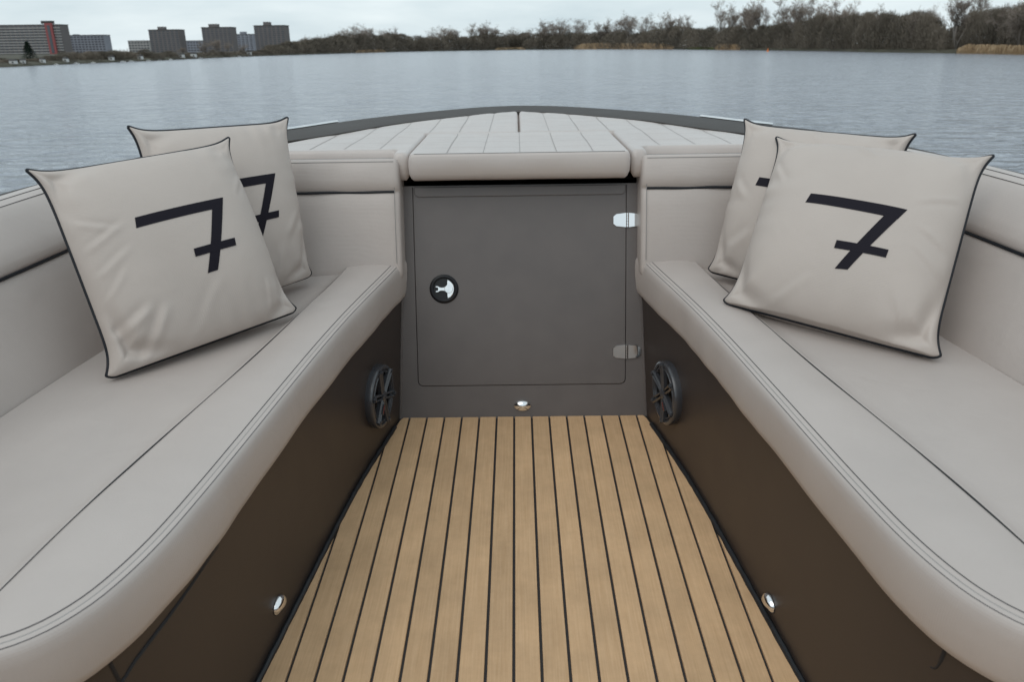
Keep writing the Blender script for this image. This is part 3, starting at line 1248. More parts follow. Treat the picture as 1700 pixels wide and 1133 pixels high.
# courtesy lights: oval chrome clamshell
def courtesy(origin, ax, up, out, w_=.0245, h_=.0165, dpt=.013):
    ax, up, out, origin = (np.array(q, float) for q in (ax, up, out, origin))
    g_ = Geo()
    nseg, nr = 28, 7
    for half_, sh in ((1, 0.0), (-1, -.0035)):
        rr_ = []
        for i in range(nr):
            t = i / (nr - 1)
            rad = math.cos(t * math.pi / 2 * .98)
            ht_ = math.sin(t * math.pi / 2) * (dpt if half_ > 0 else dpt * .45)
            row = []
            for k in range(nseg // 2 + 1):
                a = math.pi * k / (nseg // 2)
                row.append(origin + ax * w_ * rad * math.cos(a) + up * (h_ * rad * math.sin(a) * half_ + (0 if half_ > 0 else -.0005)) + out * (ht_ + .001))
            rr_.append(row)
        g_.add(*loft(rr_, closed=False, cap=False))
    # lip of the upper shell
    lip = []
    for i in range(9):
        t = math.pi * i / 8
        lip.append(origin + ax * w_ * math.cos(t) + out * (dpt * math.sin(t) + .001))
    lip2 = [p - out * .004 * math.sin(math.pi * i / 8) - up * .001 for i, p in enumerate(lip)]
    g_.add(lip + lip2, [(i, i + 1, 9 + i + 1, 9 + i) for i in range(8)])
    ob_ = g_.obj('courtesy_light', 'chrome', boat, True, 50)
    return ob_


courtesy(bh(-.001, .034, 0), (1, 0, 0), (0, SR, CR), (0, -CR, SR))

# ---- side panels with their gaps, beads, speakers and lights
for s in (-1, 1):
    g = Geo()
    rr = []
    for i in range(len(FC)):
        p = FC[i] + FN[i] * .006
        q = FC[i] + FN[i] * .020
        rr.append([(s * p[0], p[1], -.02), (s * p[0], p[1], .17), (s * p[0], p[1], .36), (s * q[0], q[1], .36), (s * q[0], q[1], -.02)])
    g.add(*loft(rr))
    pan = g.obj('seat_panel', 'panel', boat, True, 30)
    # bead of black sealant on the floor joint
    g = Geo()
    pts = [(s * (FC[i] + FN[i] * .001)[0], (FC[i] + FN[i] * .001)[1], .003 + .0008 * math.sin(i * 1.7)) for i in range(12, 100)]
    g.add(*tube(pts, [.0055 + .0012 * random.random() for _ in pts], 8))
    g.obj('sealant_bead', 'bead', boat)
    # gap of the hatch below the cushion: a dark slit, and a paler tube as painted highlight below it
    gl = ([(-.98, .337), (-1.04, .334), (-1.10, .330), (-1.16, .324), (-1.20, .316), (-1.222, .305), (-1.226, .322), (-1.229, .345)] if s < 0
          else [(-1.205, .302), (-1.212, .306), (-1.216, .322), (-1.218, .345)])
    for wd_, off, dz, mt in ((1, .0062, 0, 'seamgap'), (.45, .0058, -.0035, 'deck')):
        if s > 0 and mt == 'deck':
            continue
        P_ = spline(gl if mt == 'seamgap' else gl[:6], 30)
        pts = []
        for y, z in P_:
            k = int(np.argmin(np.abs(FC[:92, 1] - y)))
            k2 = min(range(max(0, k - 1), min(91, k + 1)), key=lambda q_: abs(FC[q_, 1] - y))
            x = np.interp(-y, -FC[:92, 1], FC[:92, 0])
            p = np.array([x, y]) + FN[k2] * off
            pts.append((s * p[0], p[1], z + dz - .016))
        r_ = [(.0008 + .0020 * min(1, i / 18)) * wd_ for i in range(30)]
        g = Geo()
        g.add(*tube(pts, r_, 6))
        g.obj('panel_gap' if mt == 'seamgap' else 'lip_highlight', mt, pan)
    # speaker
    k = int(np.argmin(np.abs(FC[:, 1] + .165)))
    base = np.array([s * (FC[k] + FN[k] * .006)[0], (FC[k] + FN[k] * .006)[1], .155])
    ax = np.array([s * FT[k][0], FT[k][1], 0])           # aft along the panel
    outv = np.array([-s * FN[k][0], -FN[k][1], 0])
    upv = np.array([0, 0, 1.0])

    def sp(r_, a_, c_):
        return base + ax * r_ * math.cos(a_) + upv * r_ * math.sin(a_) + outv * c_

    RS = .0835
    g = Geo()
    n_ = 56
    prof = [(RS, -.001), (RS * 1.005, .008), (RS * .998, .0185), (RS * .985, .0200), (RS * .90, .0215), (RS * .875, .0205), (RS * .865, .017), (RS * .83, .0165), (RS * .80, .0205), (RS * .77, .0200), (RS * .75, .013)]
    g.add(*loft([[sp(r_, 2 * math.pi * q / n_, c_) for q in range(n_)] for r_, c_ in prof], cap=False))
    spk = g.obj('speaker', 'gunmetal', boat, True, 45)
    tag(spk, 'round black speaker with star grille on the %s seat panel' % ('left' if s < 0 else 'right'))
    g = Geo()
    prof = [(RS * .78, .012), (RS * .70, .010), (RS * .60, .004), (RS * .3, -.004), (RS * .22, .0), (RS * .01, .004)]
    g.add(*loft([[sp(r_, 2 * math.pi * q / n_, c_) for q in range(n_)] for r_, c_ in prof], cap=False))
    g.obj('cone', 'cone', spk)
    for q in range(6):
        a = math.radians(90 + 10 * s + 60 * q)
        dv = np.array([math.cos(a), math.sin(a)])
        tv = np.array([-dv[1], dv[0]])

        def pp(r_, w_, c_):
            u_ = dv * r_ + tv * w_
            return base + ax * u_[0] + upv * u_[1] + outv * c_
        g = Geo()
        for sd_ in (-1, 1):
            rr = []
            for r_, w0, w1, c_ in ((RS * .12, .0022, .0080, .0225), (RS * .45, .0026, .0088, .0235), (RS * .76, .0030, .0094, .0250), (RS * .92, .0026, .0084, .0262)):
                rr.append([pp(r_, sd_ * w0, c_ - .012), pp(r_, sd_ * w0, c_ - .0015), pp(r_, sd_ * (w0 * .6 + w1 * .4), c_ + .0012), pp(r_, sd_ * w1, c_ - .0025), pp(r_, sd_ * w1, c_ - .012)])
            g.add(*loft(rr))
        g.add(*tube([pp(RS * .90, 0, .022), pp(RS * .90, 0, .0285), pp(RS * .90, 0, .0292)], [.0052, .0052, .0035], 10))
        g.obj('spoke', 'gunmetal', spk, True, 40)
        if (q == 4 and s > 0) or (q == 2 and s < 0):
            pass
    g = Geo()
    g.add(*loft([[sp(r_, 2 * math.pi * q / 24, c_) for q in range(24)] for r_, c_ in ((.014, .012), (.014, .0235), (.012, .0252), (.0005, .0258))], cap=False))
    g.obj('hub', 'gunmetal', spk)
    # small red mark on the lower aft spoke
    a = math.radians(-50)
    dv = np.array([math.cos(a), math.sin(a)])
    tv = np.array([-dv[1], dv[0]])
    g = Geo()
    q4 = []
    for r_, w_ in ((.020, -.0055), (.048, -.0055), (.048, .0055), (.020, .0055)):
        u_ = dv * r_ + tv * w_
        q4.append((u_, r_))
    g.add([base + ax * u_[0] + upv * u_[1] + outv * .0262 for u_, _ in q4] + [base + ax * u_[0] + upv * u_[1] + outv * .017 for u_, _ in q4],
          [(0, 1, 2, 3), (0, 1, 5, 4), (1, 2, 6, 5), (2, 3, 7, 6), (3, 0, 4, 7)])
    g.obj('badge', 'gunmetal', spk, False)
    g = Geo()
    for i in range(5):
        r0 = .0235 + i * .0045
        qq = []
        for r_, w_ in ((r0, -.0025), (r0 + .0028, -.0025), (r0 + .0036, .0025), (r0 + .0008, .0025)):
            u_ = dv * r_ + tv * w_
            qq.append(base + ax * u_[0] + upv * u_[1] + outv * .0268)
        g.add(qq, [(0, 1, 2, 3)])
    g.obj('badge_print', 'red', spk, False)
    # courtesy light low on the panel
    yl, zl = (-.826, .062) if s < 0 else (-.802, .034)
    k = int(np.argmin(np.abs(FC[:92, 1] - yl)))
    x = np.interp(-yl, -FC[:92, 1], FC[:92, 0])
    courtesy((s * (x + FN[k][0] * .006), yl + FN[k][1] * .006, zl), (s * FT[k][0], FT[k][1], 0), (0, 0, 1), (-s * FN[k][0], -FN[k][1], 0), .0225, .0165)


# ================================================================== CUSHIONS
def seat_z(e, frac, y):
    """height of the seat top at distance e from the front edge; frac runs from the seam to the back"""
    lift = .006 * max(0, min(1, (y + .35) / .4))
    if e <= .132:
        return .4335 + lift + .0055 * math.sin(math.pi * min(1, max(0, (e - .016) / .116)))
    return .4335 + lift * .5 - .013 * min(1, frac / .05) * (.55 + .45 * max(0, min(1, (y + .6) / .6))) - .026 * frac ** .9


EDGE = [(.012, .331), (.003, .3325), (-.0035, .338), (-.0070, .352), (-.0085, .380), (-.0085, .405), (-.0068, .4195), (-.0030, .4275), (.0020, .4313), (.0065, .4325), (.0085, .4312), (.0105, .4325), (.018, .4345), (.030, .4360)]
SEAM_LINE = spline([(.465, .15), (.474, .05), (.483, -.03), (.522, -.30), (.565, -.60), (.615, -.90), (.637, -1.05), (.652, -1.20), (.668, -1.40)], 120)
SEAM = .134
FR = [.012, .03, .06, .1, .16, .24, .34, .46, .58, .7, .82, .92, .97, 1.0]
random.seed(3)
for s in (-1, 1):
    ph = random.uniform(0, 6)
    stop = False
    rings, seam_pts, st1, st2, st3, back_pts = [], [], [], [], [], []
    for i in range(len(FC)):
        p, nrm, G_ = FC[i], FN[i], g_pt(i)
        y = p[1]
        row = []
        lift = .006 * max(0, min(1, (y + .35) / .4))
        wob = .0018 * math.sin(y * 9 + ph) + .0011 * math.sin(y * 23 + 2 * ph) + .0007 * math.sin(y * 61 + ph) * (.5 + .5 * math.sin(y * 5 + ph))
        # a little in-and-out of the soft front face
        for d, z in EDGE:
            soft = max(0, min(1, (.43 - z) / .05))
            q = p + nrm * (d + wob * soft)
            row.append((s * q[0], q[1], z + lift * max(0, min(1, (z - .34) / .08))))
        q0 = p + nrm * .030
        u = G_ - q0
        Lu = np.linalg.norm(u)
        u = u / Lu
        # where this rung crosses the straight dark seam
        tt_ = np.linspace(0, Lu, 200)
        px_, py_ = q0[0] + u[0] * tt_, q0[1] + u[1] * tt_
        beyond = px_ > np.interp(-py_, -SEAM_LINE[:, 1], SEAM_LINE[:, 0])
        gap_ = px_ - np.interp(-py_, -SEAM_LINE[:, 1], SEAM_LINE[:, 0])
        k_ = max(1, int(np.argmax(beyond)))
        sm = .03 + max(.006, tt_[k_ - 1] + (tt_[1] - tt_[0]) * float(np.clip(gap_[k_ - 1] / (gap_[k_ - 1] - gap_[k_] + 1e-12), 0, 1)))
        crossed = bool(beyond[0])
        stop = stop or crossed
        for e in (.045, .065, .085, .105, .120, .128, .1315):
            ee = .03 + (e - .03) / (SEAM - .03) * (sm - .03)
            q = q0 + u * (ee - .03)
            row.append((s * q[0], q[1], seat_z(e, 0, y) + .0008 * math.sin(y * 14 + e * 30 + ph)))
        q = q0 + u * (sm - .03)
        zs = seat_z(SEAM, 0.0, y) - (0 if stop or sm < .06 else .005)
        row.append((s * q[0], q[1], zs))
        if not crossed and sm > .05 and y > -1.29 and not stop:
            seam_pts.append((s * q[0], q[1], zs + .0022))
        rest = Lu - (sm - .03)
        for fr in FR:
            q = q0 + u * (sm - .03 + rest * fr)
            dent = .0035 * math.sin(math.pi * fr) * math.sin(y * 6 + fr * 4 + ph)
            row.append((s * q[0], q[1], seat_z(.2, fr, y) - dent * .6))
        back_pts.append((s * G_[0], G_[1], row[-1][2]))
        row.append((s * (q[0] + .01), q[1] + .002, .34))
        rings.append(row)
        a = p + nrm * .0005
        b_ = p + nrm * .0165
        c_ = p + nrm * .0085
        st1.append((s * a[0], a[1], .4296 + lift + .0002))
        st3.append((s * c_[0], c_[1], .4312 + lift))
        st2.append((s * b_[0], b_[1], .4341 + lift + .0002))
    g = Geo()
    g.add(*loft(rings))
    side = 'left' if s < 0 else 'right'
    seat = g.obj('seat_cushion', 'vinyl', None, True, 60)
    tag(seat, 'long taupe vinyl bench seat cushion along the %s side of the cockpit' % side, 'cushion')
    g = Geo()
    g.add(*tube(seam_pts[4:], .0026, 6))
    g.obj('dark_seam', 'seamgap', seat)
    for st, mt in ((st1, 'thread'), (st2, 'thread'), (st3, 'greythread')):
        g = Geo()
        g.add(*tube(st[2:], .0008, 5))
        g.obj('stitching', mt, seat)
    settle(seat)

# ---- side backrests, swept along the coaming
BR_PROF = [(-.012, .36), (-.004, .385), (.000, .398), (.012, .43), (.034, .475), (.054, .52), (.071, .562), (.082, .588), (.088, .598), (.0905, .602), (.0865, .607), (.0845, .614), (.0885, .628), (.104, .650), (.122, .672),
           (.140, .693), (.155, .708), (.165, .7145), (.174, .7165), (.178, .7182), (.198, .7205), (.215, .7205), (.219, .7195), (.223, .7200), (.236, .715), (.241, .700), (.241, .36)]
for s in (-1, 1):
    gt = np.gradient(GC, axis=0)
    gt /= np.linalg.norm(gt, axis=1)[:, None]
    gn = np.stack([-gt[:, 1], gt[:, 0]], 1)
    rings, pipe, stA, stB = [], [], [], []
    for i in range(len(GC)):
        row = []
        for o_, z in BR_PROF:
            soft = math.sin(math.pi * min(1, max(0, (z - .40) / .2))) if z < .6 else 0
            w_ = -.006 * soft + .0015 * math.sin(GC[i][1] * 8 + z * 20)
            q = GC[i] + gn[i] * (o_ + w_ * (1 if o_ < .2 else 0))
            row.append((s * q[0], q[1], z))
        rings.append(row)
        q = GC[i] + gn[i] * .0875
        pipe.append((s * q[0], q[1], .602))
        q = GC[i] + gn[i] * .163
        stA.append((s * q[0], q[1], .7145))
        q = GC[i] + gn[i] * .190
        stB.append((s * q[0], q[1], .7203))
    g = Geo()
    g.add(*loft(rings))
    side = 'left' if s < 0 else 'right'
    br = g.obj('side_backrest', 'vinyl', None, True, 60)
    tag(br, 'long taupe vinyl side backrest with dark piping above the %s bench' % side, 'backrest')
    g = Geo()
    g.add(*tube(pipe, .0034, 8))
    g.obj('piping', 'piping', br)
    for st in (stA, stB):
        g = Geo()
        g.add(*tube(st, .0008, 5))
        g.obj('stitching', 'thread', br)
    settle(br)

# ---- front backrests either side of the door
FB_PROF = [(.0, .40), (.060, .40), (.066, .408), (.069, .425), (.0715, .47), (.0725, .53), (.0715, .59), (.069, .622), (.0655, .632), (.064, .636), (.067, .640), (.0745, .650), (.0775, .67), (.0765, .695), (.0735, .712), (.0705, .719),
           (.066, .7235), (.063, .7245), (.060, .7240), (.050, .7262), (.036, .7275), (.0, .7275), (-.02, .724), (-.02, .40)]
for s in (-1, 1):
    X0, X1 = .3235, .80
    pc = np.array([.03, .56])
    rings = []
    stations = [(0.0, .010, .014), (.002, .006, .008), (.006, .002, .003), (.012, 0, 0)] + [(t, 0, 0) for t in np.linspace(.03, X1 - X0 - .02, 24)] + [(X1 - X0 - .004, .004, .005), (X1 - X0, .012, .014)]
    for dx, in_c, in_b in stations:
        row = []
        for c_, b_ in FB_PROF:
            wv = .0018 * math.sin(dx * 21 + b_ * 9) + .0010 * math.sin(dx * 47 + b_ * 31)
            cc = c_ - in_c * (1 if c_ > .03 else 0) + (wv if c_ > .05 and b_ < .705 else 0)
            bb = b_ + (in_b if b_ < .42 else (-in_b if b_ > .70 else 0))
            row.append(bh(s * (X0 + dx), bb, cc))
        rings.append(row)
    g = Geo()
    g.add(*loft(rings))
    side = 'left' if s < 0 else 'right'
    fb = g.obj('front_backrest', 'vinyl', None, True, 60)
    tag(fb, 'taupe vinyl front backrest with dark piping on the %s side of the door' % side, 'backrest')
    g = Geo()
    g.add(*tube([bh(s * x, .636 + .0006 * math.sin(x * 40), .0668) for x in np.linspace(X0 + .014, X1, 40)], .0034, 8))
    g.obj('piping', 'piping', fb)
    for b_, c_ in ((.7155, .0728), (.7262, .0515)):
        g = Geo()
        g.add(*tube([bh(s * x, b_, c_) for x in np.linspace(X0 + .014, X1, 40)], .0008, 5))
        g.obj('stitching', 'greythread', fb)
    for a_ in (.013,):
        g = Geo()
        g.add(*tube([bh(s * (X0 + a_), b_, .0722 + .003 * math.sin((b_ - .44) * 14)) for b_ in np.linspace(.445, .712, 20)], .0008, 5))
        g.obj('stitching', 'greythread', fb)
    settle(fb)


# ---- sun pads: quilted tops on a soft skirt
def sun_pad(poly, label, lines_x, lines_y, edge_seam=None, rr=.010):
    P = densify(poly, .0125)
    T = np.roll(P, -1, 0) - np.roll(P, 1, 0)
    Nn = np.stack([T[:, 1], -T[:, 0]], 1)
    Nn /= np.linalg.norm(Nn, axis=1)[:, None] + 1e-9
    A_ = (P[:, 0] * np.roll(P[:, 1], -1) - P[:, 1] * np.roll(P[:, 0], -1)).sum()
    if A_ < 0:
        P = P[::-1]
        T = np.roll(P, -1, 0) - np.roll(P, 1, 0)
        Nn = np.stack([T[:, 1], -T[:, 0]], 1)
        Nn /= np.linalg.norm(Nn, axis=1)[:, None] + 1e-9
    m_ = len(P)
    cand = []
    for d in (.003, .007, .012):
        q = P - Nn * d
        q = q[inside(P, q)]
        q = q[sdf(P, q) > d * .85]
        cand.append(q)
    st = .010
    gx = np.arange(P[:, 0].min(), P[:, 0].max(), st)
    gy = np.arange(P[:, 1].min(), P[:, 1].max(), st)
    grid = np.array([(x, y) for x in gx for y in gy])
    grid = grid[inside(P, grid)]
    grid = grid[sdf(P, grid) > .018]
    pts = np.vstack([P] + cand + [grid])
    vv_, ee_, ff_, *_ = delaunay_2d_cdt([Vector(p) for p in pts], [(i, (i + 1) % m_) for i in range(m_)], [], 1, 1e-6)
    V = np.array([q[:] for q in vv_])

    def height(q):
        q = np.array(q, float).reshape(-1, 2)
        d = sdf(P, q)
        t = np.clip(d / rr, 0, 1)
        hgt = -rr * (1 - np.sqrt(np.clip(1 - (1 - t) ** 2, 0, 1)))
        gr = np.zeros(len(q))
        for lx in lines_x:
            gr = np.maximum(gr, np.exp(-((q[:, 0] - lx) / .009) ** 2))
        for ly in lines_y:
            gr = np.maximum(gr, .3 * np.exp(-((q[:, 1] - ly) / .009) ** 2))
        fade = np.clip((d - .015) / .03, 0, 1)
        hgt = hgt - .0030 * gr * fade
        hgt = hgt + .0015 * np.sin(q[:, 0] * 17 + 1) * np.sin(q[:, 1] * 13 + .5) * fade
        return hgt + .725 - .04 * (q[:, 1] - .2)

    z = height(V)
    g_ = Geo()
    verts = [(x, y, zz) for (x, y), zz in zip(V, z)]
    g_.add(verts, [tuple(f) for f in ff_])
    # skirt from the outline
    base_i = {}
    for i in range(m_):
        base_i[i] = None
    rings_ = []
    wob = .0012 * np.sin(np.arange(m_) * .35)
    for off, dz in ((0, 0), (.003, -.010), (.0045, -.028), (.003, -.046), (-.002, -.058), (-.010, -.065), (-.02, -.066)):
        Q = P + Nn * (off + wob * (1 if dz < -.01 else 0))[:, None] if hasattr(off + wob, '__len__') else P
        rings_.append([(q[0], q[1], .725 - .04 * (p[1] - .2) - rr + dz) for q, p in zip(Q, P)])
    v_, f_ = loft(rings_, cap=False)
    g_.add(v_, f_)
    me_ = mesh('sun_pad', g_.v, g_.f)
    bm = bmesh.new()
    bm.from_mesh(me_)
    bmesh.ops.remove_doubles(bm, verts=bm.verts, dist=.0006)
    bmesh.ops.recalc_face_normals(bm, faces=bm.faces)
    bm.to_mesh(me_)
    bm.free()
    me_.polygons.foreach_set('use_smooth', [True] * len(me_.polygons))
    me_.materials.append(M['pad'])
    o_ = bpy.data.objects.new('sun_pad', me_)
    COL.objects.link(o_)
    tag(o_, label, 'cushion')
    # quilting thread
    gq = Geo()
    W = .0010
    for ax_, vals in ((0, lines_x), (1, lines_y)):
        for val in vals:
            lo, hi = P[:, 1 - ax_].min(), P[:, 1 - ax_].max()
            ts = np.arange(lo, hi, .01)
            qs = np.array([(val, t) if ax_ == 0 else (t, val) for t in ts])
            ok = inside(P, qs)
            okd = ok & (sdf(P, qs) > .02)
            hz = height(qs) + .0013
            for i in range(len(ts) - 1):
                if okd[i] and okd[i + 1]:
                    w_ = W if ax_ == 0 else W * .45
                    dx, dy = (w_, 0) if ax_ == 0 else (0, w_)
                    a, b_ = qs[i], qs[i + 1]
                    gq.add([(a[0] - dx, a[1] - dy, hz[i]), (a[0] + dx, a[1] + dy, hz[i]), (b_[0] + dx, b_[1] + dy, hz[i + 1]), (b_[0] - dx, b_[1] - dy, hz[i + 1])], [(0, 1, 2, 3)])
    gq.obj('quilting', 'palethread', o_, False)
    if edge_seam:
        ge = Geo()
        ge.add(*tube([(x, edge_seam[0], float(height([(x, edge_seam[0])])[0]) + .0004) for x in np.linspace(edge_seam[1], edge_seam[2], 50)], .0009, 5))
        ge.obj('stitching', 'greythread', o_)
    settle(o_)
    return o_


OUT = [(.0032, 1.412), (.05, 1.405), (.09, 1.375), (.20, 1.255), (.34, 1.075), (.515, .83), (.612, .62), (.682, .436), (.735, .30), (.765, .215)]
OUTS = [tuple(p) for p in spline(OUT, 40)]
XL = [.098 * k for k in range(1, 8)]
YL = [.36, .5, .64, .78, .92, 1.06, 1.20, 1.32]
for s in (-1, 1):
    poly = [(.3005, .142), (.338, .142), (.340, .212)] + OUTS[::-1] + [(.0032, .612), (.3005, .612)]
    poly = [(s * x, y) for x, y in poly]
    sun_pad(poly, 'quilted taupe sun pad on the %s half of the foredeck' % ('left' if s < 0 else 'right'), [s * x for x in XL], YL)
cp = round_poly([(-.2935, .112), (.2895, .112), (.2895, .607), (-.2935, .607)], .012, 3)
sun_pad(cp, 'removable quilted centre sun pad above the cockpit door', [-.196, -.098, 0, .098, .196], [.235, .36, .484], edge_seam=(.1165, -.28, .277), rr=.007)


# ================================================================== PILLOWS
# --SIM-BEGIN
def pillow_shape(U, V, side, pd):
    """stuffed square pillow in unit coordinates: pinched ears, concave rim, puckers along the seam and slack folds"""
    r = np.random.default_rng(pd['seed'])
    c_l, c_b, c_r, c_t = pd.get('inset', (.06, .025, .06, .06))
    ins_x = np.where(U < 0, c_l, c_r) * (1 - np.abs(V) ** 8)
    ins_y = np.where(V < 0, c_b, c_t) * (1 - np.abs(U) ** 8)
    X = U * (1 - ins_x * np.abs(U) ** 1.5)
    Y = V * (1 - ins_y * np.abs(V) ** 1.5)
    # ears are rounded off, not points
    R_c = .11
    ex, ey = np.clip(np.abs(X) - (1 - R_c), 0, R_c) / R_c, np.clip(np.abs(Y) - (1 - R_c), 0, R_c) / R_c
    X = np.sign(X) * (np.minimum(np.abs(X), 1 - R_c) + R_c * ex * np.sqrt(1 - ey ** 2 / 2))
    Y = np.sign(Y) * (np.minimum(np.abs(Y), 1 - R_c) + R_c * ey * np.sqrt(1 - ex ** 2 / 2))
    fu = np.clip(1 - np.abs(U) ** 2.1, 0, 1)
    fv = np.clip(1 - np.abs(V) ** 2.1, 0, 1)
    body = (fu * fv) ** .43
    Z = pd.get('T', .46) * body * (1 - .14 * V)
    # soft rounding off so that the seam is not a knife edge
    edge = np.minimum(1 - np.abs(U), 1 - np.abs(V))
    # puckers square to the seam
    for k in range(4):
        t, d = ((U, 1 + V), (V, 1 - U), (-U, 1 - V), (-V, 1 + U))[k]
        w = np.zeros_like(U)
        for m in range(5):
            w += np.sin(t * r.uniform(9, 34) + r.uniform(0, 6)) * r.uniform(.3, 1)
        loc = .5 + .5 * np.sin(t * r.uniform(2, 5) + r.uniform(0, 6))
        Z = Z + pd.get('pucker', .010) * w * loc * np.exp(-d / .16) * np.clip(d / .05, 0, 1) * np.clip((1 - np.abs(t)) / .2, 0, 1)
    # ears: a valley across the corner and a ridge running into it
    for k, (cu, cv) in enumerate(((-1, -1), (1, -1), (1, 1), (-1, 1))):
        dp, p0, ridge = pd['ears'][k]
        p = ((1 - cu * U) + (1 - cv * V)) / 2 ** .5
        q = ((1 - cu * U) - (1 - cv * V)) / 2 ** .5
        Z = Z - dp * np.exp(-((p - p0 - .5 * np.abs(q)) / .075) ** 2) * np.exp(-(q / .28) ** 2) * np.clip(edge / .03, 0, 1)
        Z = Z + ridge * np.cos(q * 21 + k) * np.exp(-(p / .42) ** 2) * np.clip(edge / .06, 0, 1)
    if side > 0:
        for u0, v0, u1, v1, w, a in pd.get('folds', ()):
            du, dv_ = u1 - u0, v1 - v0
            ln = (du * du + dv_ * dv_) ** .5
            s = ((U - u0) * du + (V - v0) * dv_) / ln
            q = (-(U - u0) * dv_ + (V - v0) * du) / ln
            q = q + .25 * w * np.sin(s * 9)
            env = np.clip(s / (.3 * ln), 0, 1) * np.clip((ln - s) / (.4 * ln), 0, 1)
            env = env * env * (3 - 2 * env)
            Z = Z + a * env * (np.exp(-(q / w) ** 2) - .75 * np.exp(-((q - 1.5 * w) / w) ** 2))
    for m in range(4):
        Z = Z + .0035 * body * np.sin(U * r.uniform(2, 6) + r.uniform(0, 6)) * np.sin(V * r.uniform(2, 6) + r.uniform(0, 6))
    rimz = pd.get('rim', .012) * (np.sin(U * 2.6 + r.uniform(0, 6)) * np.abs(V) ** 4 + np.sin(V * 2.9 + r.uniform(0, 6)) * np.abs(U) ** 4)
    rimz = rimz * np.clip((2.0 - np.abs(U) - np.abs(V)) / .5, 0, 1)
    return X, Y, (Z if side > 0 else -.85 * Z) + rimz


def pillow_map(TL, TR, BR, BL):
    TL, TR, BR, BL = (np.array(q, float) for q in (TL, TR, BR, BL))
    n = np.cross(TR - BL, TL - BR)
    n /= np.linalg.norm(n)
    half = (np.linalg.norm(TR - TL) + np.linalg.norm(BR - BL) + np.linalg.norm(TL - BL) + np.linalg.norm(TR - BR)) / 8

    def f(x, y, z):
        x, y = x * 1.025, (y + 1) * 1.0125 - 1
        a, b = ((1 + x) / 2)[..., None], ((1 + y) / 2)[..., None]
        base = (1 - a) * (1 - b) * BL + a * (1 - b) * BR + a * b * TR + (1 - a) * b * TL
        return base + n * (z * half)[..., None]
    return f, n


PILLOWS = [
    dict(seed=1, c=[(-.955, -.461, .809), (-.657, -.172, .821), (-.522, -.283, .443), (-.827, -.580, .416)], inset=(.125, -.03, .115, .095),
         ears=[(.11, .28, .012), (.08, .18, .010), (.03, .18, .006), (.07, .20, .010)],
         folds=[(-.97, .42, -.50, .20, .030, .012), (-.97, .10, -.40, .28, .030, .014), (-.96, -.16, -.42, .06, .032, .012), (-.95, -.40, -.55, -.10, .03, .010), (-.72, -.98, -.30, -.50, .05, .026), (-.98, -.70, -.45, -.52, .045, .024), (-.25, -.95, .30, -.35, .05, .007), (.62, -.97, .75, -.5, .035, .008), (.96, .55, .7, .3, .03, .008)],
         label='front left pillow with a black seven, nearest the camera on the left bench'),
    dict(seed=5, c=[(.620, -.035, .782), (1.003, -.291, .778), (.841, -.534, .416), (.466, -.267, .443)], inset=(.115, -.035, .11, .10),
         ears=[(.08, .20, .010), (.10, .22, .010), (.04, .18, .006), (.05, .18, .008)],
         folds=[(-.97, .62, -.70, .25, .035, .014), (.97, .40, .45, .24, .03, .010), (.97, -.15, .55, .05, .03, .012), (.97, -.40, .55, -.12, .03, .010), (-.18, 1.0, .08, .70, .04, .022), (.72, -.99, .55, -.55, .04, .014), (-.55, -.97, -.1, -.6, .04, .008)],
         label='front right pillow with a black seven, nearest the camera on the right bench'),
    dict(seed=8, c=[(-.885, -.165, .848), (-.589, .075, .832), (-.551, -.020, .441), (-.82, -.28, .416)], inset=(.115, -.03, .10, .095),
         ears=[(.05, .25, .01), (.07, .25, .014), (.02, .2, .006), (.05, .22, .01)],
         folds=[(.9, -.15, .5, -.45, .06, .016), (.3, -.95, .5, -.45, .06, .02)],
         label='rear left pillow half hidden behind the other, leaning by the front backrest'),
    dict(seed=13, c=[(.576, .094, .808), (.898, -.153, .803), (.816, -.276, .416), (.485, -.032, .443)], inset=(.10, -.03, .115, .10),
         ears=[(.07, .25, .014), (.05, .25, .01), (.04, .22, .008), (.03, .2, .006)],
         folds=[(-.1, 1.0, .1, .75, .05, .02), (-.9, .2, -.6, -.1, .05, .014), (-.8, -.7, -.4, -.4, .06, .014)],
         label='rear right pillow mostly hidden behind the other, its seven only partly visible'),
]
# --SIM-END
# strokes of the seven on each pillow in pillow coordinates (u to the right, v up, both -1..1): bar, stem, cross bar
SEVEN_L = [[(-.36, .295), (.543, .31), (.490, .209), (-.387, .195)], [(.363, .208), (.543, .31), (.18, -.372), (.076, -.376)], [(.029, -.123), (.478, -.115), (.46, -.191), (.019, -.2)]]
SEVEN_R = [[(-.381, .157), (.473, .139), (.417, .027), (-.407, .054)], [(.301, .044), (.473, .139), (.125, -.529), (.019, -.542)], [(-.027, -.286), (.414, -.277), (.407, -.351), (-.031, -.363)]]
GLYPH = [SEVEN_L, SEVEN_R, SEVEN_L, [[(x - .128, y + .06) for x, y in q] for q in SEVEN_R]]

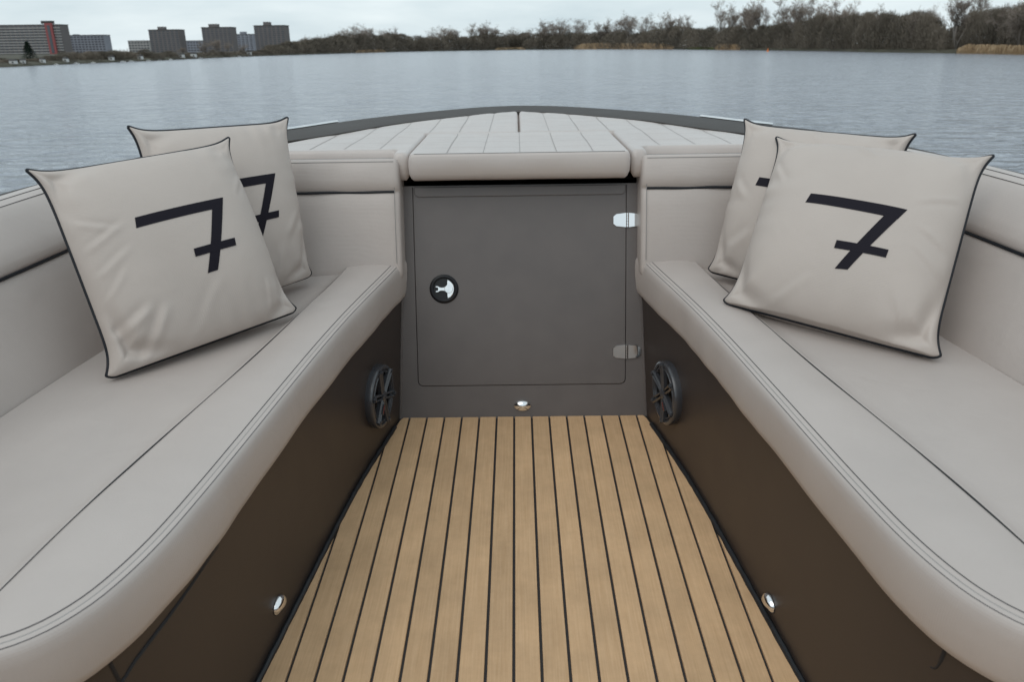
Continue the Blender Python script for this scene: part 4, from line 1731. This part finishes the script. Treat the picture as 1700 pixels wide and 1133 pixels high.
for pi_, pd in enumerate(PILLOWS):
    fmap, nrm = pillow_map(*pd['c'])
    # grid lines crowd towards the rim, where the cloth turns fastest
    tt = np.linspace(-1, 1, 121)
    tt = np.sin(tt * math.pi / 2) * .75 + tt * .25
    UU, VV = np.meshgrid(tt, tt, indexing='xy')
    Fu = fmap(*pillow_shape(UU, VV, 1, pd))
    Bu = fmap(*pillow_shape(UU[::2, ::2], VV[::2, ::2], -1, pd))
    k = len(Fu)
    ids = np.arange(k * k).reshape(k, k)
    g = Geo()
    g.add(Fu.reshape(-1, 3), [(ids[i, j], ids[i, j + 1], ids[i + 1, j + 1], ids[i + 1, j]) for i in range(k - 1) for j in range(k - 1)])
    k2 = len(Bu)
    ids2 = np.arange(k2 * k2).reshape(k2, k2)
    g.add(Bu.reshape(-1, 3), [(ids2[i, j], ids2[i + 1, j], ids2[i + 1, j + 1], ids2[i, j + 1]) for i in range(k2 - 1) for j in range(k2 - 1)])
    pil = g.obj('pillow', 'pillow', None, True, 0)
    tag(pil, pd['label'], 'pillow')
    rim = np.concatenate([Fu[0, :-1], Fu[:-1, -1], Fu[-1, :0:-1], Fu[:0:-1, 0]])
    rs = rim.copy()
    for _ in range(3):
        rs = (np.roll(rs, 1, 0) + 2 * rs + np.roll(rs, -1, 0)) / 4
    g = Geo()
    g.add(*tube(rs, .0040, 8, closed=True))
    g.obj('piping', 'piping', pil)
    # the printed number follows the cloth
    du = np.gradient(Fu, axis=1)
    dv = np.gradient(Fu, axis=0)
    nn = np.cross(du, dv)
    nn /= np.linalg.norm(nn, axis=2)[..., None]

    def surf(u, v, off):
        i = float(np.interp(v, tt, np.arange(k)))
        j = float(np.interp(u, tt, np.arange(k)))
        i0, j0 = int(min(k - 2, max(0, i))), int(min(k - 2, max(0, j)))
        a, b_ = i - i0, j - j0

        def bl(A):
            return (1 - a) * (1 - b_) * A[i0, j0] + (1 - a) * b_ * A[i0, j0 + 1] + a * b_ * A[i0 + 1, j0 + 1] + a * (1 - b_) * A[i0 + 1, j0]
        return bl(Fu) + bl(nn) * off
    g = Geo()
    for qi, quad in enumerate(GLYPH[pi_]):
        A, Bq, Cq, Dq = (np.array(q, float) for q in quad)
        nu, nv_ = 40, 40
        vs = []
        for i in range(nv_ + 1):
            for j in range(nu + 1):
                s_, t_ = j / nu, i / nv_
                p = (1 - t_) * ((1 - s_) * A + s_ * Bq) + t_ * ((1 - s_) * Dq + s_ * Cq)
                vs.append(surf(p[0], p[1], .0009 + .0003 * qi))
        g.add(vs, [(i * (nu + 1) + j, i * (nu + 1) + j + 1, (i + 1) * (nu + 1) + j + 1, (i + 1) * (nu + 1) + j) for i in range(nv_) for j in range(nu)])
    g.obj('number_print', 'ink', pil, True, 0)
    settle(pil)
